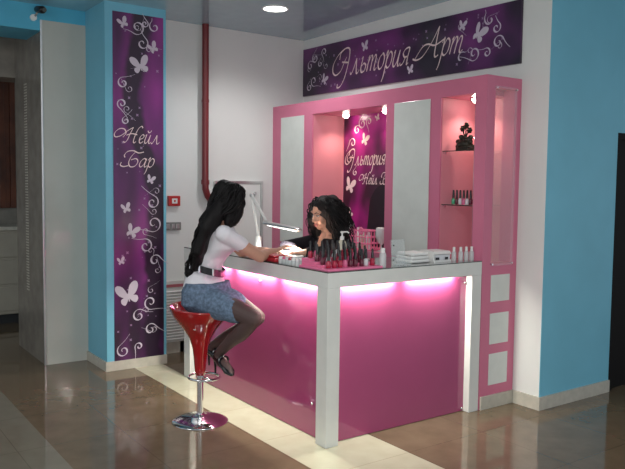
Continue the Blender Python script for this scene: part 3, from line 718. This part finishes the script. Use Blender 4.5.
remesh_part('shirt', bm, M['tee'], cust, .006, 4, 'white short-sleeved top', disp=.006)
bm = B()
loft(bm, [(c, rt(f), f, a, b) for c,f,a,b in ((pel+V((0,0,-.095)), fP, .12,.10), (pel+V((0,0,-.05)), fP, .172,.130), (pel+V((.004,.004,.03)), fP, .180,.133), (pel+V((.012,.008,.085)), fP, .158,.120))])
for h_,k_ in ((hipR,kneR),(hipL,kneL)): limb(bm, [h_, h_*.6+k_*.4+V((0,0,.004)), h_*.38+k_*.62], [.094,.086,.076])
mid = [(hipR+hipL)/2, (hipR+hipL)*.3+(kneR+kneL)*.2, (hipR+hipL)*.2+(kneR+kneL)*.3]
tube(bm, mid, [(.085,.12),(.075,.10),(.062,.08)], 16, up=V((0,0,1)))
remesh_part('denim_skirt', bm, M['denim'], cust, .006, 4, 'faded blue denim skirt', disp=.008)
bm = B(); legs(bm, .0035); foot(bm, ankR, toR, .003); foot(bm, ankL, toL, .003); remesh_part('tights', bm, M['tights'], cust, .005, 3, 'sheer black tights')
for a_, t_ in ((ankR,toR),(ankL,toL)):
    bm = B(); d = (t_-a_)
    hl = a_+V((-.022,-.002,-.040))
    tube(bm, [hl+V((-.004,0,.012)), hl+V((.02,0,.004)), a_+d*.55+V((0,0,-.012)), a_+d*.9+V((0,0,-.006)), t_+d*.10], [(.026,.030),(.026,.031),(.020,.036),(.020,.037),(.010,.018)], 14, round_cap=True)
    tube(bm, [hl+V((-.012,0,0)), hl+V((-.020,0,-.04)), hl+V((-.018,0,-.095))], [.017,.008,.0055], 10)
    tube(bm, [a_+V((.027*math.cos(k*PI/6), .027*math.sin(k*PI/6), .012+.006*math.cos(k*PI/6))) for k in range(13)], .006, 6, cap=False)
    tube(bm, [a_+d*.40+V((0,.034*math.cos(k*PI/8),.030*math.sin(k*PI/8))) for k in range(9)], .007, 6)
    sh = part('shoe', bm, M['leather'], cust, smooth='auto', label='black high heeled shoe')
    bm = B(); ell(bm, a_+V((.032,-.012,.012)), (.005,.007,.007), seg=8); part('buckle', bm, M['chrome'], sh)
bc = V((1.785,-1.94,.965)); bt = Matrix.Rotation(.16, 3, 'X') @ Matrix.Rotation(.06, 3, 'Y')
bm = B(); n = 40
rg = []
for dz, g in ((-.021,.021),(-.021,.027),(.021,.027),(.021,.021)):
    rg.append([bm.verts.new(V((0,0,dz)) + bc + rt(fW)*(.108+g)*math.cos(2*PI*k/n) + fW*(.086+g)*math.sin(2*PI*k/n)) for k in range(n)])
IR = V((.579,.815,0))
for v in bm.verts: v.co.z -= .32*(v.co-bc).dot(IR)
for a in range(4):
    for k in range(n): bm.faces.new([rg[a][k], rg[a][(k+1)%n], rg[(a+1)%4][(k+1)%n], rg[(a+1)%4][k]])
bel = part('belt', bm, M['leather'], cust, smooth='auto', label='wide black belt')
for ang in (-.62, .05, .75):
    p = bc + rt(fW)*.136*math.cos(ang) + fW*.114*math.sin(ang); p.z -= .32*(p-bc).dot(IR)
    tn = (-rt(fW)*math.sin(ang)*.15 + fW*math.cos(ang)*.12).normalized()
    bm = B(); box(bm, p+V((-.006,-.005,-.026)), p+V((.006,.005,.026)), .002, rot=Matrix.Rotation(math.atan2(tn.y,tn.x),3,'Z')); part('belt_loop', bm, M['chrome'], bel)
# hair
from mathutils import noise as _nz
bm = B()
Qh = basis((-.22,.95,-.30), (0,.2,1)); hw = lambda x,y,z: hc + Qh @ V((x,y,z))*s
ell(bm, hw(0,-.022,.038), (.094*s,.112*s,.100*s), Qh, 20); ell(bm, hw(0,-.05,-.03), (.092*s,.085*s,.10*s), Qh, 18)
for k in (-1,1): ell(bm, hw(k*.070,.022,-.03), (.030*s,.060*s,.095*s), Qh, 14); ell(bm, hw(k*.070,.0,-.10), (.036*s,.062*s,.085*s), Qh, 14)
hp = [hw(0,-.05,-.03), V((1.895,-1.985,1.24)), V((1.865,-2.02,1.12)), V((1.815,-2.03,1.03)), V((1.765,-2.035,.965)), V((1.745,-2.04,.92))]
tube(bm, cr(hp,5), [(.06,.095)]*6+[(.050,.105)]*6+[(.040,.085)]*6+[(.030,.06)]*4+[(.020,.042)]*3+[(.010,.02)], 18, up=V((-.5,-.85,0)))
remesh_part('hair', bm, M['hair'], cust, .007, 2, 'long wavy black hair', disp=.022)
hr = cust.children[-1]
bm = B(); rr = random.Random(11)
spine = cr(hp, 5)
for i in range(210):
    a = rr.uniform(-PI*.98, PI*.98); front = abs(a) < .9
    st = hw(.05*math.sin(a)*rr.random(), .04*math.cos(a)*rr.random()-.02, .125)
    p1 = hw(.098*math.sin(a), .098*math.cos(a)-.02, .05+rr.uniform(-.02,.02)); p2 = hw(.105*math.sin(a), .10*math.cos(a)-.03, -.05)
    path = [st, (st+p1)/2 + (p1-hc).normalized()*.02, p1, p2]
    long_ = math.cos(a) < .1 or rr.random() < .25
    if long_:
        ox, oy = rr.uniform(-.085,.085), rr.uniform(-.02,.055); e = rr.uniform(.55, 1.0)
        for q in (.25,.45,.65,.85,1.0):
            qq = q*e; k = min(int(qq*(len(spine)-1)), len(spine)-2); sp = spine[k]
            wd = 1-.55*qq
            path.append(sp + V((.85,-.5,0))*ox*wd + V((-.5,-.85,0))*oy*wd + V((rr.uniform(-1,1),rr.uniform(-1,1),0))*.010)
    else:
        path.append(hw(.10*math.sin(a), .09*math.cos(a)-.02, -.12+rr.uniform(-.03,.02)))
    P = cr(path, 7); ph = rr.uniform(0,6); n = len(P)
    P = [p + V((math.sin(ph+j*.55), math.cos(ph+j*.55), 0))*.007*min(1,j/8) for j,p in enumerate(P)]
    w = rr.uniform(.004,.008)
    tube(bm, P, [w*min(1,.4+j/5)*(1-.75*(j/(n-1))**2) for j in range(n)], 5)
part('hair_strands', bm, M['hair'], hr, smooth=True)

# ---------- nail technician behind the counter
s = .92
tech = thing('person', 'woman with curly black hair in black top behind the counter holding a hand', 'person', (1.74,-.95,0))
tp = V((1.73,-.86,.66)); tc_ = V((1.745,-.955,.985)); fT = V((-.05,-1,0)).normalized(); th = V((1.745,-1.02,1.285))
bm = B()
def ttorso(bm, g, z0=0):
    secs = [(tp+V((0,0,-.085)), .10,.085),(tp+V((0,0,-.03)), .16,.115),(tp+V((0,0,.04)), .165,.115),(V((1.735,-.89,.80)),.125,.09),(V((1.74,-.92,.88)),.125,.092),
            (tc_, .142,.108),(tc_+V((0,0,.055)), .15,.098),(tc_+V((0,-.005,.10)), .155,.078),(tc_+V((0,-.01,.13)), .125,.062),(tc_+V((0,-.012,.15)), .07,.05)]
    loft(bm, [(c, rt(fT), fT, a*.98+g, b*.98+g) for c,a,b in secs if c.z >= z0 and not (g and c.z > tc_.z+.14)])
ttorso(bm, 0)
fH = V((.02,-.96,-.22))
P2, Q2 = head(bm, th, fH, (0,-.25,1), s)
tube(bm, [tc_+V((0,-.01,.11)), tc_+V((0,-.02,.18)), th+V((.0,.02,-.06))], [.060,.047,.046], 16, round_cap=True)
SR, SL = V((1.59,-.97,1.075)), V((1.90,-.955,1.075))
ER, WR = V((1.50,-1.17,1.045)), V((1.715,-1.245,1.045))
EL, WL = V((2.02,-1.10,1.04)), V((1.90,-1.28,1.04))
for a,b,c in ((SR,ER,WR),(SL,EL,WL)):
    limb(bm, [a,(a+b)/2,b], [.046,.041,.035]); limb(bm, [b,b*.6+c*.4,c], [.036,.033,.023])
hand(bm, WR, (.93,-.30,.12), (.15,.25,.95), -1, s*1.03, curl=.42, spread=.1)
hand(bm, WL, (-.55,-.75,.02), (.1,.1,1), 1, s, curl=.5)
TK = ((V((1.66,-.90,.60)), V((1.60,-1.05-.22,.58)), V((1.60,-1.22,.17))), (V((1.80,-.90,.60)), V((1.86,-1.27,.58)), V((1.86,-1.22,.17))))
def tlegs(bm, g):
    for a,b,c in TK:
        limb(bm, [a,(a+b)/2+V((0,0,.01)),b], [.078+g,.066+g,.048+g]); limb(bm, [b,b*.65+c*.35+V((0,.01,0)),c], [.047+g,.045+g,.028+g])
tlegs(bm, 0)
for a,b,c in TK: limb(bm, [c, c+V((0,-.03,-.05)), c+V((0,-.13,-.085))], [.028,.028,.02])
remesh_part('body', bm, M['skin2'], tech, .0048, 3)
face_parts(P2, Q2, s, tech, M['lip'])
bm = B(); ttorso(bm, .012, .70)
for a,b,c in ((SR,ER,WR),(SL,EL,WL)):
    limb(bm, [a,(a+b)/2,b], [.058,.052,.046]); limb(bm, [b,b*.6+c*.4,c*.85+b*.15], [.046,.044,.036])
remesh_part('blouse', bm, M['blackcloth'], tech, .006, 4, 'black long-sleeved top', disp=.006)
bm = B(); tlegs(bm, .010); loft(bm, [(tp+V((0,0,z)), rt(fT), fT, a, b) for z,a,b in ((-.1,.11,.09),(-.04,.172,.127),(.05,.177,.128),(.09,.16,.115))])
remesh_part('trousers', bm, M['black'], tech, .008, 3, 'black trousers')
for a,b,c in TK:
    bm = B(); tube(bm, [c+V((0,.02,-.045)), c+V((0,-.04,-.065)), c+V((0,-.11,-.10)), c+V((0,-.17,-.125))], [(.038,.032),(.036,.034),(.026,.038),(.014,.026)], 14, round_cap=True); part('shoe', bm, M['leather'], tech, smooth=True)
# necklace-free neckline: skin shows at the open collar
bm = B(); tube(bm, [tc_+V((0,-.045,.165)), tc_+V((0,-.066,.125)), tc_+V((0,-.086,.09)), tc_+V((0,-.101,.06)), tc_+V((0,-.104,.04))], [(.028,.026),(.029,.030),(.024,.024),(.016,.014),(.006,.004)], 16, round_cap=True, up=V((0,-1,0))); remesh_part('collar_skin', bm, M['skin2'], tech, .004, 2)
# curls
bm = B()
tw = lambda x,y,z: th + Q2 @ V((x,y,z))*s
ell(bm, tw(0,-.035,.040), (.120*s,.112*s,.100*s), Q2, 20); ell(bm, tw(0,-.06,-.06), (.150*s,.095*s,.13*s), Q2, 20)
ell(bm, tw(.120,-.01,-.05), (.055*s,.065*s,.12*s), Q2, 14); ell(bm, tw(-.115,-.01,-.03), (.050*s,.06*s,.11*s), Q2, 14)
ell(bm, tw(.125,-.03,-.15), (.065*s,.07*s,.10*s), Q2, 14); ell(bm, tw(-.125,-.03,-.15), (.065*s,.07*s,.10*s), Q2, 14)
hr2 = remesh_part('hair', bm, M['hair'], tech, .007, 1, 'big curly black hair', disp=.018)
bm = B(); rr = random.Random(5)
for i in range(380):
    a = rr.uniform(-PI, PI); el_ = rr.uniform(-.9, 1.3)
    if abs(a) < .85 and el_ < .62: 
        continue
    dirn = V((math.sin(a)*math.cos(el_), math.cos(a)*math.cos(el_), math.sin(el_)))
    if abs(a) < .95 and el_ < .95: L = .05
    else: L = rr.uniform(.10,.19) if math.cos(a) < .3 or abs(math.sin(a)) > .8 else rr.uniform(.06,.10)
    st = V((dirn.x*.100, dirn.y*.092-.02, dirn.z*.09+.03)); out = V((dirn.x, dirn.y, dirn.z*.6+.1))
    pts = []; n = 22; ph = rr.uniform(0,6); cr_ = rr.uniform(.008,.014)
    side = 1 if st.x > 0 else -1
    for j in range(n):
        t_ = j/(n-1)
        p = st + out*L*.42*math.sin(min(1,t_*1.3)*PI/2) + V((side*.02*t_, -.02*t_, -L*1.15*t_*t_))
        an = ph + t_*L*70
        p = p + V((math.cos(an), math.sin(an), .5*math.sin(an*1.0+1)))*cr_*min(1, t_*4)
        pts.append(tw(p.x,p.y,p.z))
    w = rr.uniform(.0035,.0065)
    tube(bm, pts, [w*(1-.6*(j/(n-1))**2) for j in range(n)], 5)
part('hair_curls', bm, M['hair'], hr2, smooth=True)

# technician's stool (behind the counter)
t = thing('work_stool', 'low round black stool under the technician behind the counter', 'stool', (1.73,-.84,0))
bm = B(); lathe(bm, [(0,.49),(.15,.49),(.175,.505),(.178,.53),(.165,.552),(0,.556)], (1.73,-.84,0), 32); part('seat', bm, M['leather'], t, smooth='auto')
bm = B(); lathe(bm, [(0,.49),(.022,.49),(.022,.08),(0,.08)], (1.73,-.84,0), 16); part('column', bm, M['chrome'], t, smooth='auto')
for k in range(5):
    a = k*2*PI/5+.3; e = V((1.73+.24*math.cos(a), -.84+.24*math.sin(a), .06))
    bm = B(); tube(bm, [(1.73,-.84,.10), e], [.016,.012], 10); g = part('leg', bm, M['chrome'], t)
    bm = B(); tube(bm, [e-V((0,.012,.033)), e+V((0,.012,-.033))], .027, 14); part('castor', bm, M['black'], g)

# ================================================================== THINGS ON THE COUNTER
T = 1.0012
# manicure lamp
t = thing('manicure_lamp', 'white desk lamp with hinged arm and long head above the hands', 'lamp', (1.30,-1.28,T))
bm = B(); lathe(bm, [(0,0),(.045,0),(.047,.006),(.040,.012),(.024,.018),(.022,.10),(.018,.11),(0,.11)], (1.30,-1.28,T), 24); part('base', bm, M['plastic'], t, smooth='auto')
j1, j2, j3 = V((1.30,-1.28,T+.105)), V((1.235,-1.30,1.405)), V((1.44,-1.30,1.225))
bm = B(); tube(bm, [j1,j2], .007, 10); tube(bm, [j1+V((.014,0,0)),j2+V((.014,0,0))], .004, 8); part('lower_arm', bm, M['plastic'], t)
bm = B(); tube(bm, [j2,j3], .007, 10); tube(bm, [j2+V((.012,0,.006)),j3+V((.012,0,.006))], .004, 8); part('upper_arm', bm, M['plastic'], t)
bm = B(); ell(bm, j2, (.016,.014,.016), seg=12); part('joint', bm, M['steel'], t, smooth=True)
bm = B(); hA, hB = V((1.43,-1.305,1.215)), V((1.87,-1.305,1.188)); dl = (hB-hA).normalized()
tube(bm, [hA, hA+dl*.03, hB-dl*.02, hB], [(.008,.022),(.013,.030),(.013,.030),(.008,.022)], 16, up=V((0,0,1)), round_cap=True); hd = part('lamp_head', bm, M['steel'], t, smooth='auto')
bm = B(); tube(bm, [hA+dl*.04-V((0,0,.012)), hB-dl*.04-V((0,0,.012))], .006, 10); part('tube', bm, M['lampglow'], hd, smooth=True)
l = bpy.data.lights.new('manicure_lamp_light', 'AREA'); l.shape = 'RECTANGLE'; l.size = .36; l.size_y = .04; l.energy = 13; l.spread = 2.0; l.color = (1,.97,.92)
o = bpy.data.objects.new('manicure_lamp_light', l); C.objects.link(o); o.location = (hA+hB)/2 - V((0,0,.034)); o.rotation_euler = (0,.06,0)

t = thing('arm_rest', 'red padded arm rest under the client\'s wrist on the counter edge', 'arm rest', (1.90,-1.535,T))
bm = B(); box(bm, (1.83,-1.604,T), (2.045,-1.48,T+.030), .012); part('cushion', bm, M['redm'], t, smooth='auto')
bm = B(); tube(bm, [(1.85,-1.545,T+.036),(2.025,-1.545,T+.036)], [(.010,.055)]*2, 14, up=V((0,0,1)), round_cap=True); part('roll', bm, M['redm'], t, smooth='auto')
bm = B()   # crumpled white tissue under the hands
for k in range(7): ell(bm, (1.70+.035*k, -1.34+.02*math.sin(k*2), T+.017), (.045,.06,.011+.005*(k%2)), Matrix.Rotation(k*.7,3,'Z'), 12)
tt = thing('paper_towel', 'crumpled white paper towel beneath the two women\'s hands', 'towel', (1.80,-1.33,T))
remesh_part('sheet', bm, M['towelw'], tt, .006, 2, disp=.014)

# bottles: prototypes --------------------------------------------------
def polish(loc, label, group, pm, hgt=1.0, capm='black'):
    x,y,z = loc
    t = thing('nail_polish_bottle', label, 'nail polish', loc, group)
    bm = B(); lathe(bm, [(0,0),(.013,0),(.0145,.003),(.0145,.030),(.010,.040),(.006,.043),(0,.043)], loc, 14); part('bottle', bm, pm, t, smooth='auto')
    bm = B(); lathe(bm, [(0,.043),(.0088,.043),(.0082,.060),(.0062,.096),(.004,.100),(0,.100)], loc, 12); part('cap', bm, M[capm], t, smooth='auto')
    return t
tr = thing('polish_rack', 'pink stepped tray holding the nail polish bottles at the counter corner', 'display rack', (2.45,-1.38,T))
bm = B(); box(bm, (2.285,-1.592,T), (2.580,-1.19,T+.012), .003); part('tray', bm, M['pinkpl'], tr)
bm = B(); box(bm, (2.29,-1.575,T+.012), (2.49,-1.20,T+.026), .002); box(bm, (2.29,-1.575,T+.026), (2.435,-1.20,T+.040), .002); box(bm, (2.29,-1.575,T+.040), (2.375,-1.20,T+.054), .002); part('step', bm, M['pinkpl'], tr)
cols = [('polr','red'),('polp','pink'),('pold','dark'),('polr','red'),('pold','dark'),('polw','silver'),('polr','red'),('pold','dark')]
rowsn = [('front step',2.522,T+.0125),('second step',2.462,T+.0265),('third step',2.404,T+.0405),('top step',2.34,T+.0545)]
ordn = ['nearest the glass jars','second from the jars','third from the jars','fourth from the jars','in the middle','fourth from the lotion','third from the lotion','second from the lotion','nearest the lotion']
proto = None
for r_, (rn, x, z) in enumerate(rowsn):
    for i in range(9):
        cm, cn = cols[(i*3+r_*2) % 8]; loc = (x+R.uniform(-.005,.005), -1.545+i*.0395+R.uniform(-.004,.004), z)
        lab = '%s nail polish on the %s of the pink rack, %s' % (cn, rn, ordn[i])
        if proto is None: proto = polish(loc, lab, 'nail polish bottles on the pink rack', M[cm])
        else: dup(proto, loc, lab, mats={'bottle': M[cm]})

# small glass jars with lids in front of the arm rest
jp = None
jl = ['nearest the arm rest','second from the arm rest','third from the arm rest','third from the rack','second from the rack','nearest the rack']
for r_ in range(2):
    for i in range(6):
        x = 2.065+.036*i; y = -1.575+.052*r_+R.uniform(-.004,.004)
        lab = 'small clear jar with pale lid in the %s row, %s' % (('front','back')[r_], jl[i])
        if jp is None:
            jp = thing('glass_jar', lab, 'jar', (x,y,T), 'small glass jars between arm rest and rack')
            bm = B(); lathe(bm, [(0,0),(.015,0),(.0165,.003),(.0165,.024),(.014,.028),(0,.028)], (x,y,T), 16); part('jar', bm, M['glassd'], jp, smooth='auto')
            bm = B(); lathe(bm, [(0,.028),(.0145,.028),(.0145,.040),(.013,.042),(0,.042)], (x,y,T), 16); part('lid', bm, M['plastic'], jp, smooth='auto')
        else:
            dup(jp, (x,y,T), lab, mats={'lid': M[('plastic','polp','polw','polr','plastic','polw')[(i+r_*2)%6]]})

# pump bottle
x,y = 2.155,-1.17
t = thing('pump_bottle', 'clear soap bottle with a white pump behind the nail polish', 'bottle', (x,y,T))
bm = B(); lathe(bm, [(0,0),(.026,0),(.030,.004),(.030,.105),(.024,.125),(.012,.138),(0,.138)], (x,y,T), 24); part('bottle', bm, M['soap'], t, smooth='auto')
bm = B(); lathe(bm, [(0,.136),(.014,.136),(.014,.158),(.006,.160),(.005,.178),(.013,.180),(.013,.190),(0,.192)], (x,y,T), 16); tube(bm, [(x,y,T+.186),(x+.02,y+.025,T+.188),(x+.028,y+.034,T+.180)], .0045, 8); part('pump', bm, M['plastic'], t, smooth='auto')
# pale bottle at the right of the rack
x,y = 2.535,-1.155
t = thing('lotion_bottle', 'pale frosted bottle with white cap to the right of the pink rack', 'bottle', (x,y,T))
bm = B(); lathe(bm, [(0,0),(.019,0),(.021,.003),(.021,.075),(.016,.086),(0,.086)], (x,y,T), 20); part('bottle', bm, M['glassd'], t, smooth='auto')
bm = B(); lathe(bm, [(0,.086),(.014,.086),(.0135,.112),(0,.114)], (x,y,T), 16); part('cap', bm, M['plastic'], t, smooth='auto')
# acrylic holder
t = thing('leaflet_holder', 'clear acrylic stand on the counter in front of the tall pale panel', 'stand', (2.50,-.98,T))
rz = Matrix.Rotation(.15,3,'Z')
bm = B(); box(bm, (2.495,-1.045,T), (2.50,-.935,T+.155), rot=Matrix.Rotation(-.12,3,'Y'), cen=(2.50,-.99,T)); part('back_sheet', bm, M['acrylic'], t)
bm = B(); box(bm, (2.50,-1.045,T), (2.55,-.935,T+.004)); box(bm, (2.546,-1.045,T), (2.55,-.935,T+.05)); part('pocket', bm, M['acrylic'], t)
for z in (.03,.12):
    bm = B(); ell(bm, (2.497,-1.035,T+z), (.004,.005,.005), seg=8); part('stud', bm, M['black'], t)
# white stack of towels
t = thing('towel_stack', 'low stack of folded white towels on the counter left of the nail dryer', 'towels', (2.42,-.80,T))
for k in range(3):
    bm = B(); box(bm, (2.345+.004*k,-.885+.003*k,T+.0005+k*.022), (2.50-.003*k,-.725-.004*k,T+.022+k*.022), .007)
    remesh_part('towel', bm, M['towelw'], t, .005, 2, disp=.002)
# nail dryer
t = thing('nail_dryer', 'white box shaped nail dryer with silver opening on the counter', 'nail dryer', (2.44,-.62,T))
bm = B()
pr = [(-.075,0),(.075,0),(.075,.012),(.062,.012),(.062,.045),(.075,.050),(.060,.068),(-.06,.070),(-.075,.05)]
prism(bm, [(2.44+a,-.70,T+b) for a,b in pr], (0,.15,0)); part('housing', bm, M['plastic'], t)
bm = B(); box(bm, (2.503,-.69,T+.013), (2.508,-.56,T+.044)); part('opening', bm, M['steel'], t)
bm = B(); box(bm, (2.5085,-.685,T+.014), (2.512,-.655,T+.030)); box(bm, (2.5085,-.60,T+.014), (2.512,-.575,T+.030)); part('grip', bm, M['black'], t)
# clear bottles with white caps
cp = None
for i, (x,y,lb) in enumerate(((2.50,-.510,'nearest the nail dryer'),(2.515,-.462,'second from the nail dryer'),(2.52,-.415,'second from the pink side'),(2.525,-.370,'nearest the pink side'))):
    lab = 'slim clear bottle with white cap on the counter end, ' + lb
    if cp is None:
        cp = thing('clear_bottle', lab, 'bottle', (x,y,T), 'slim clear bottles on the counter end')
        bm = B(); lathe(bm, [(0,0),(.014,0),(.0155,.003),(.0155,.052),(.010,.062),(0,.062)], (x,y,T), 16); part('bottle', bm, M['glassd'], cp, smooth='auto')
        bm = B(); lathe(bm, [(0,.062),(.0095,.062),(.009,.090),(0,.091)], (x,y,T), 14); part('cap', bm, M['plastic'], cp, smooth='auto')
    else: dup(cp, (x,y,T), lab)
# bottles on lower glass shelf
nm = ['green','wine','silver','pink','silver','wine','red']; mm = ['polg','pold','polw','polp','polw','pold','polr']
sl = ['at the left end','second from left','third from left','fourth from left','fifth from left','second from the side window','nearest the side window']
for i in range(7):
    lab = '%s nail polish with black cap on the lower glass shelf, %s' % (nm[i], sl[i])
    dup(proto, (2.222+i*.032, -.235, 1.3625), lab, group='nail polish on the glass shelf', mats={'bottle': M[mm[i]]})
# dark ornament on upper shelf
x,y,z = 2.305,-.22,1.7335
t = thing('ornament', 'dark bronze flower ornament on the upper glass shelf', 'ornament', (x,y,z))
bm = B(); rr = random.Random(2)
ell(bm, (x,y,z+.05), (.062,.04,.05), seg=14)
for k in range(16):
    a = rr.uniform(0,6.28); ell(bm, (x+.058*math.cos(a), y+.03*math.sin(a), z+.02+rr.random()*.075), (.022,.018,.018), Matrix.Rotation(a,3,'Z'), 10)
box(bm, (x-.055,y-.035,z), (x+.055,y+.035,z+.02))
remesh_part('urn', bm, M['bronze'], t, .005, 1)
bm = B()
for dx,dz in ((-.03,.155),(.005,.175),(.035,.14)):
    tube(bm, [(x,y,z+.08),(x+dx*.5,y,z+.12),(x+dx,y,z+dz)], .005, 8)
    for k in range(6):
        a = k*PI/3; ell(bm, (x+dx+.014*math.cos(a),y+.002,z+dz+.014*math.sin(a)), (.012,.008,.010), seg=8)
    ell(bm, (x+dx,y-.006,z+dz), (.010,.010,.010), seg=8)
part('flower', bm, M['bronze'], t, smooth=True)

# pink organiser basket in the wide niche
x0,x1,y0,y1,z0 = 1.13,1.38,-.31,-.18,ZB+.001
t = thing('basket', 'pink openwork basket of supplies on the niche ledge behind the pump bottle', 'basket', (1.25,-.25,z0))
bm = B()
for z in (.0,.05,.10,.15):
    for a,b in (((x0,y0),(x1,y0)),((x1,y0),(x1,y1)),((x1,y1),(x0,y1)),((x0,y1),(x0,y0))): tube(bm, [(a[0],a[1],z0+.006+z),(b[0],b[1],z0+.006+z)], .005, 6)
for k in range(8):
    xx = x0+(x1-x0)*k/7
    for yy in (y0,y1): tube(bm, [(xx,yy,z0+.004),(xx,yy,z0+.158)], .004, 6)
for k in range(1,4):
    yy = y0+(y1-y0)*k/4
    for xx in (x0,x1): tube(bm, [(xx,yy,z0+.004),(xx,yy,z0+.158)], .004, 6)
box(bm, (x0,y0,z0), (x1,y1,z0+.005)); part('wire_frame', bm, M['pinkpl'], t)
bm = B()
for k in range(9):
    a = k*2*PI/9
    for q in (0,1): ell(bm, (x0+.06+.11*q+.022*math.cos(a), y0-.006, z0+.155+.022*math.sin(a)), (.012,.006,.012), seg=8)
part('bow', bm, M['pinkpl'], t)
for i,(xx,hh,mt,lb) in enumerate(((1.18,.17,'plastic','tall white tube'),(1.24,.14,'soap','amber bottle'),(1.31,.15,'glassd','clear bottle'))):
    tt = thing('supply_bottle', lb+' standing inside the pink basket', 'bottle', (xx,-.245,z0+.0055))
    bm = B(); lathe(bm, [(0,0),(.020,0),(.022,.004),(.022,hh*.72),(.012,hh*.8),(0,hh*.8)], (xx,-.245,z0+.0055), 16); part('bottle', bm, M[mt], tt, smooth='auto')
    bm = B(); lathe(bm, [(0,hh*.8),(.012,hh*.8),(.011,hh),(0,hh)], (xx,-.245,z0+.0055), 14); part('cap', bm, M['plastic'], tt, smooth='auto')
# small white toy-like ornament, simplified to a pale top on a dark body
t = thing('toy_figure', 'small white brush upright left of the pink basket', 'figure', (1.095,-.25,z0))
bm = B(); lathe(bm, [(0,0),(.022,0),(.024,.09),(.010,.10),(.008,.15),(0,.15)], (1.095,-.25,z0), 14); part('handle', bm, M['black'], t, smooth='auto')
bm = B(); ell(bm, (1.095,-.25,z0+.185), (.028,.026,.042), seg=14); part('pale_top', bm, M['towelw'], t, smooth=True)
# glass vase
x,y = 1.475,-.25
t = thing('glass_bowl', 'clear stemmed glass bowl on the niche ledge right of the basket', 'glass', (x,y,z0))
bm = B(); lathe(bm, [(0,0),(.035,0),(.036,.004),(.008,.012),(.006,.05),(.03,.075),(.048,.12),(.046,.175),(.040,.19),(.037,.188),(.043,.17),(.044,.12),(.027,.08),(0,.066)], (x,y,z0), 24); part('bowl', bm, M['glassd'], t, smooth=True)

# ================================================================== LIGHT
w = bpy.data.worlds.new('hall_light'); bpy.context.scene.world = w; w.use_nodes = True
bg = w.node_tree.nodes['Background']; bg.inputs['Color'].default_value = (.88,.93,1.0,1); bg.inputs['Strength'].default_value = .68
def area(name, loc, target, size, e, col=(1,1,1), sy=None):
    l = bpy.data.lights.new(name, 'AREA'); l.size = size; l.energy = e; l.color = col
    if sy: l.shape = 'RECTANGLE'; l.size_y = sy
    o = bpy.data.objects.new(name, l); C.objects.link(o); o.location = loc
    o.rotation_euler = (V(target)-V(loc)).to_track_quat('-Z','Y').to_euler(); return o
for x,y in ((.93,-.885),):
    l = bpy.data.lights.new('downlight_light','SPOT'); l.energy = 45; l.spot_size = 2.6; l.spot_blend = .7; l.shadow_soft_size = .08
    o = bpy.data.objects.new('downlight_light', l); C.objects.link(o); o.location = (x,y,H-.03)
area('hall_fill_light', (4.6,-2.6,2.80), (4.3,-2.4,0), .9, 32, (1,.97,.93))  # unseen area fills, added for general brightness, no fittings drawn
area('hall_fill_light', (2.2,-4.4,2.80), (2.0,-3.8,0), .9, 20, (1,.97,.93))
# the camera's flash
l = bpy.data.lights.new('camera_flash','AREA'); l.size = .05; l.energy = 26
fl = bpy.data.objects.new('camera_flash', l); C.objects.link(fl)

# ================================================================== CAMERA
cx,cy,cz,yaw,pitch,roll,f = 5.7605,-3.9644,1.4808,.9530,-.0683,.0121,714.82
F = V((-math.sin(yaw)*math.cos(pitch), math.cos(yaw)*math.cos(pitch), math.sin(pitch)))
r = V((math.cos(yaw), math.sin(yaw), 0)); u = r.cross(F)
r2 = r*math.cos(roll)+u*math.sin(roll); u2 = -r*math.sin(roll)+u*math.cos(roll)
cam = bpy.data.cameras.new('camera'); co = bpy.data.objects.new('camera', cam); C.objects.link(co)
mt = Matrix((r2, u2, -F)).transposed().to_4x4(); mt.translation = V((cx,cy,cz)); co.matrix_world = mt
cam.sensor_width = 36; cam.lens = f/625*36; cam.clip_start = .05; cam.clip_end = 60
fl.location = V((cx,cy,cz)) + u2*.05 - r2*.03
fl.rotation_euler = F.to_track_quat('-Z','Y').to_euler()
S = bpy.context.scene; S.camera = co
S.view_settings.view_transform = 'Standard'; S.view_settings.look = 'None'; S.view_settings.gamma = 1; S.view_settings.use_curve_mapping = False
S.view_settings.exposure = .28
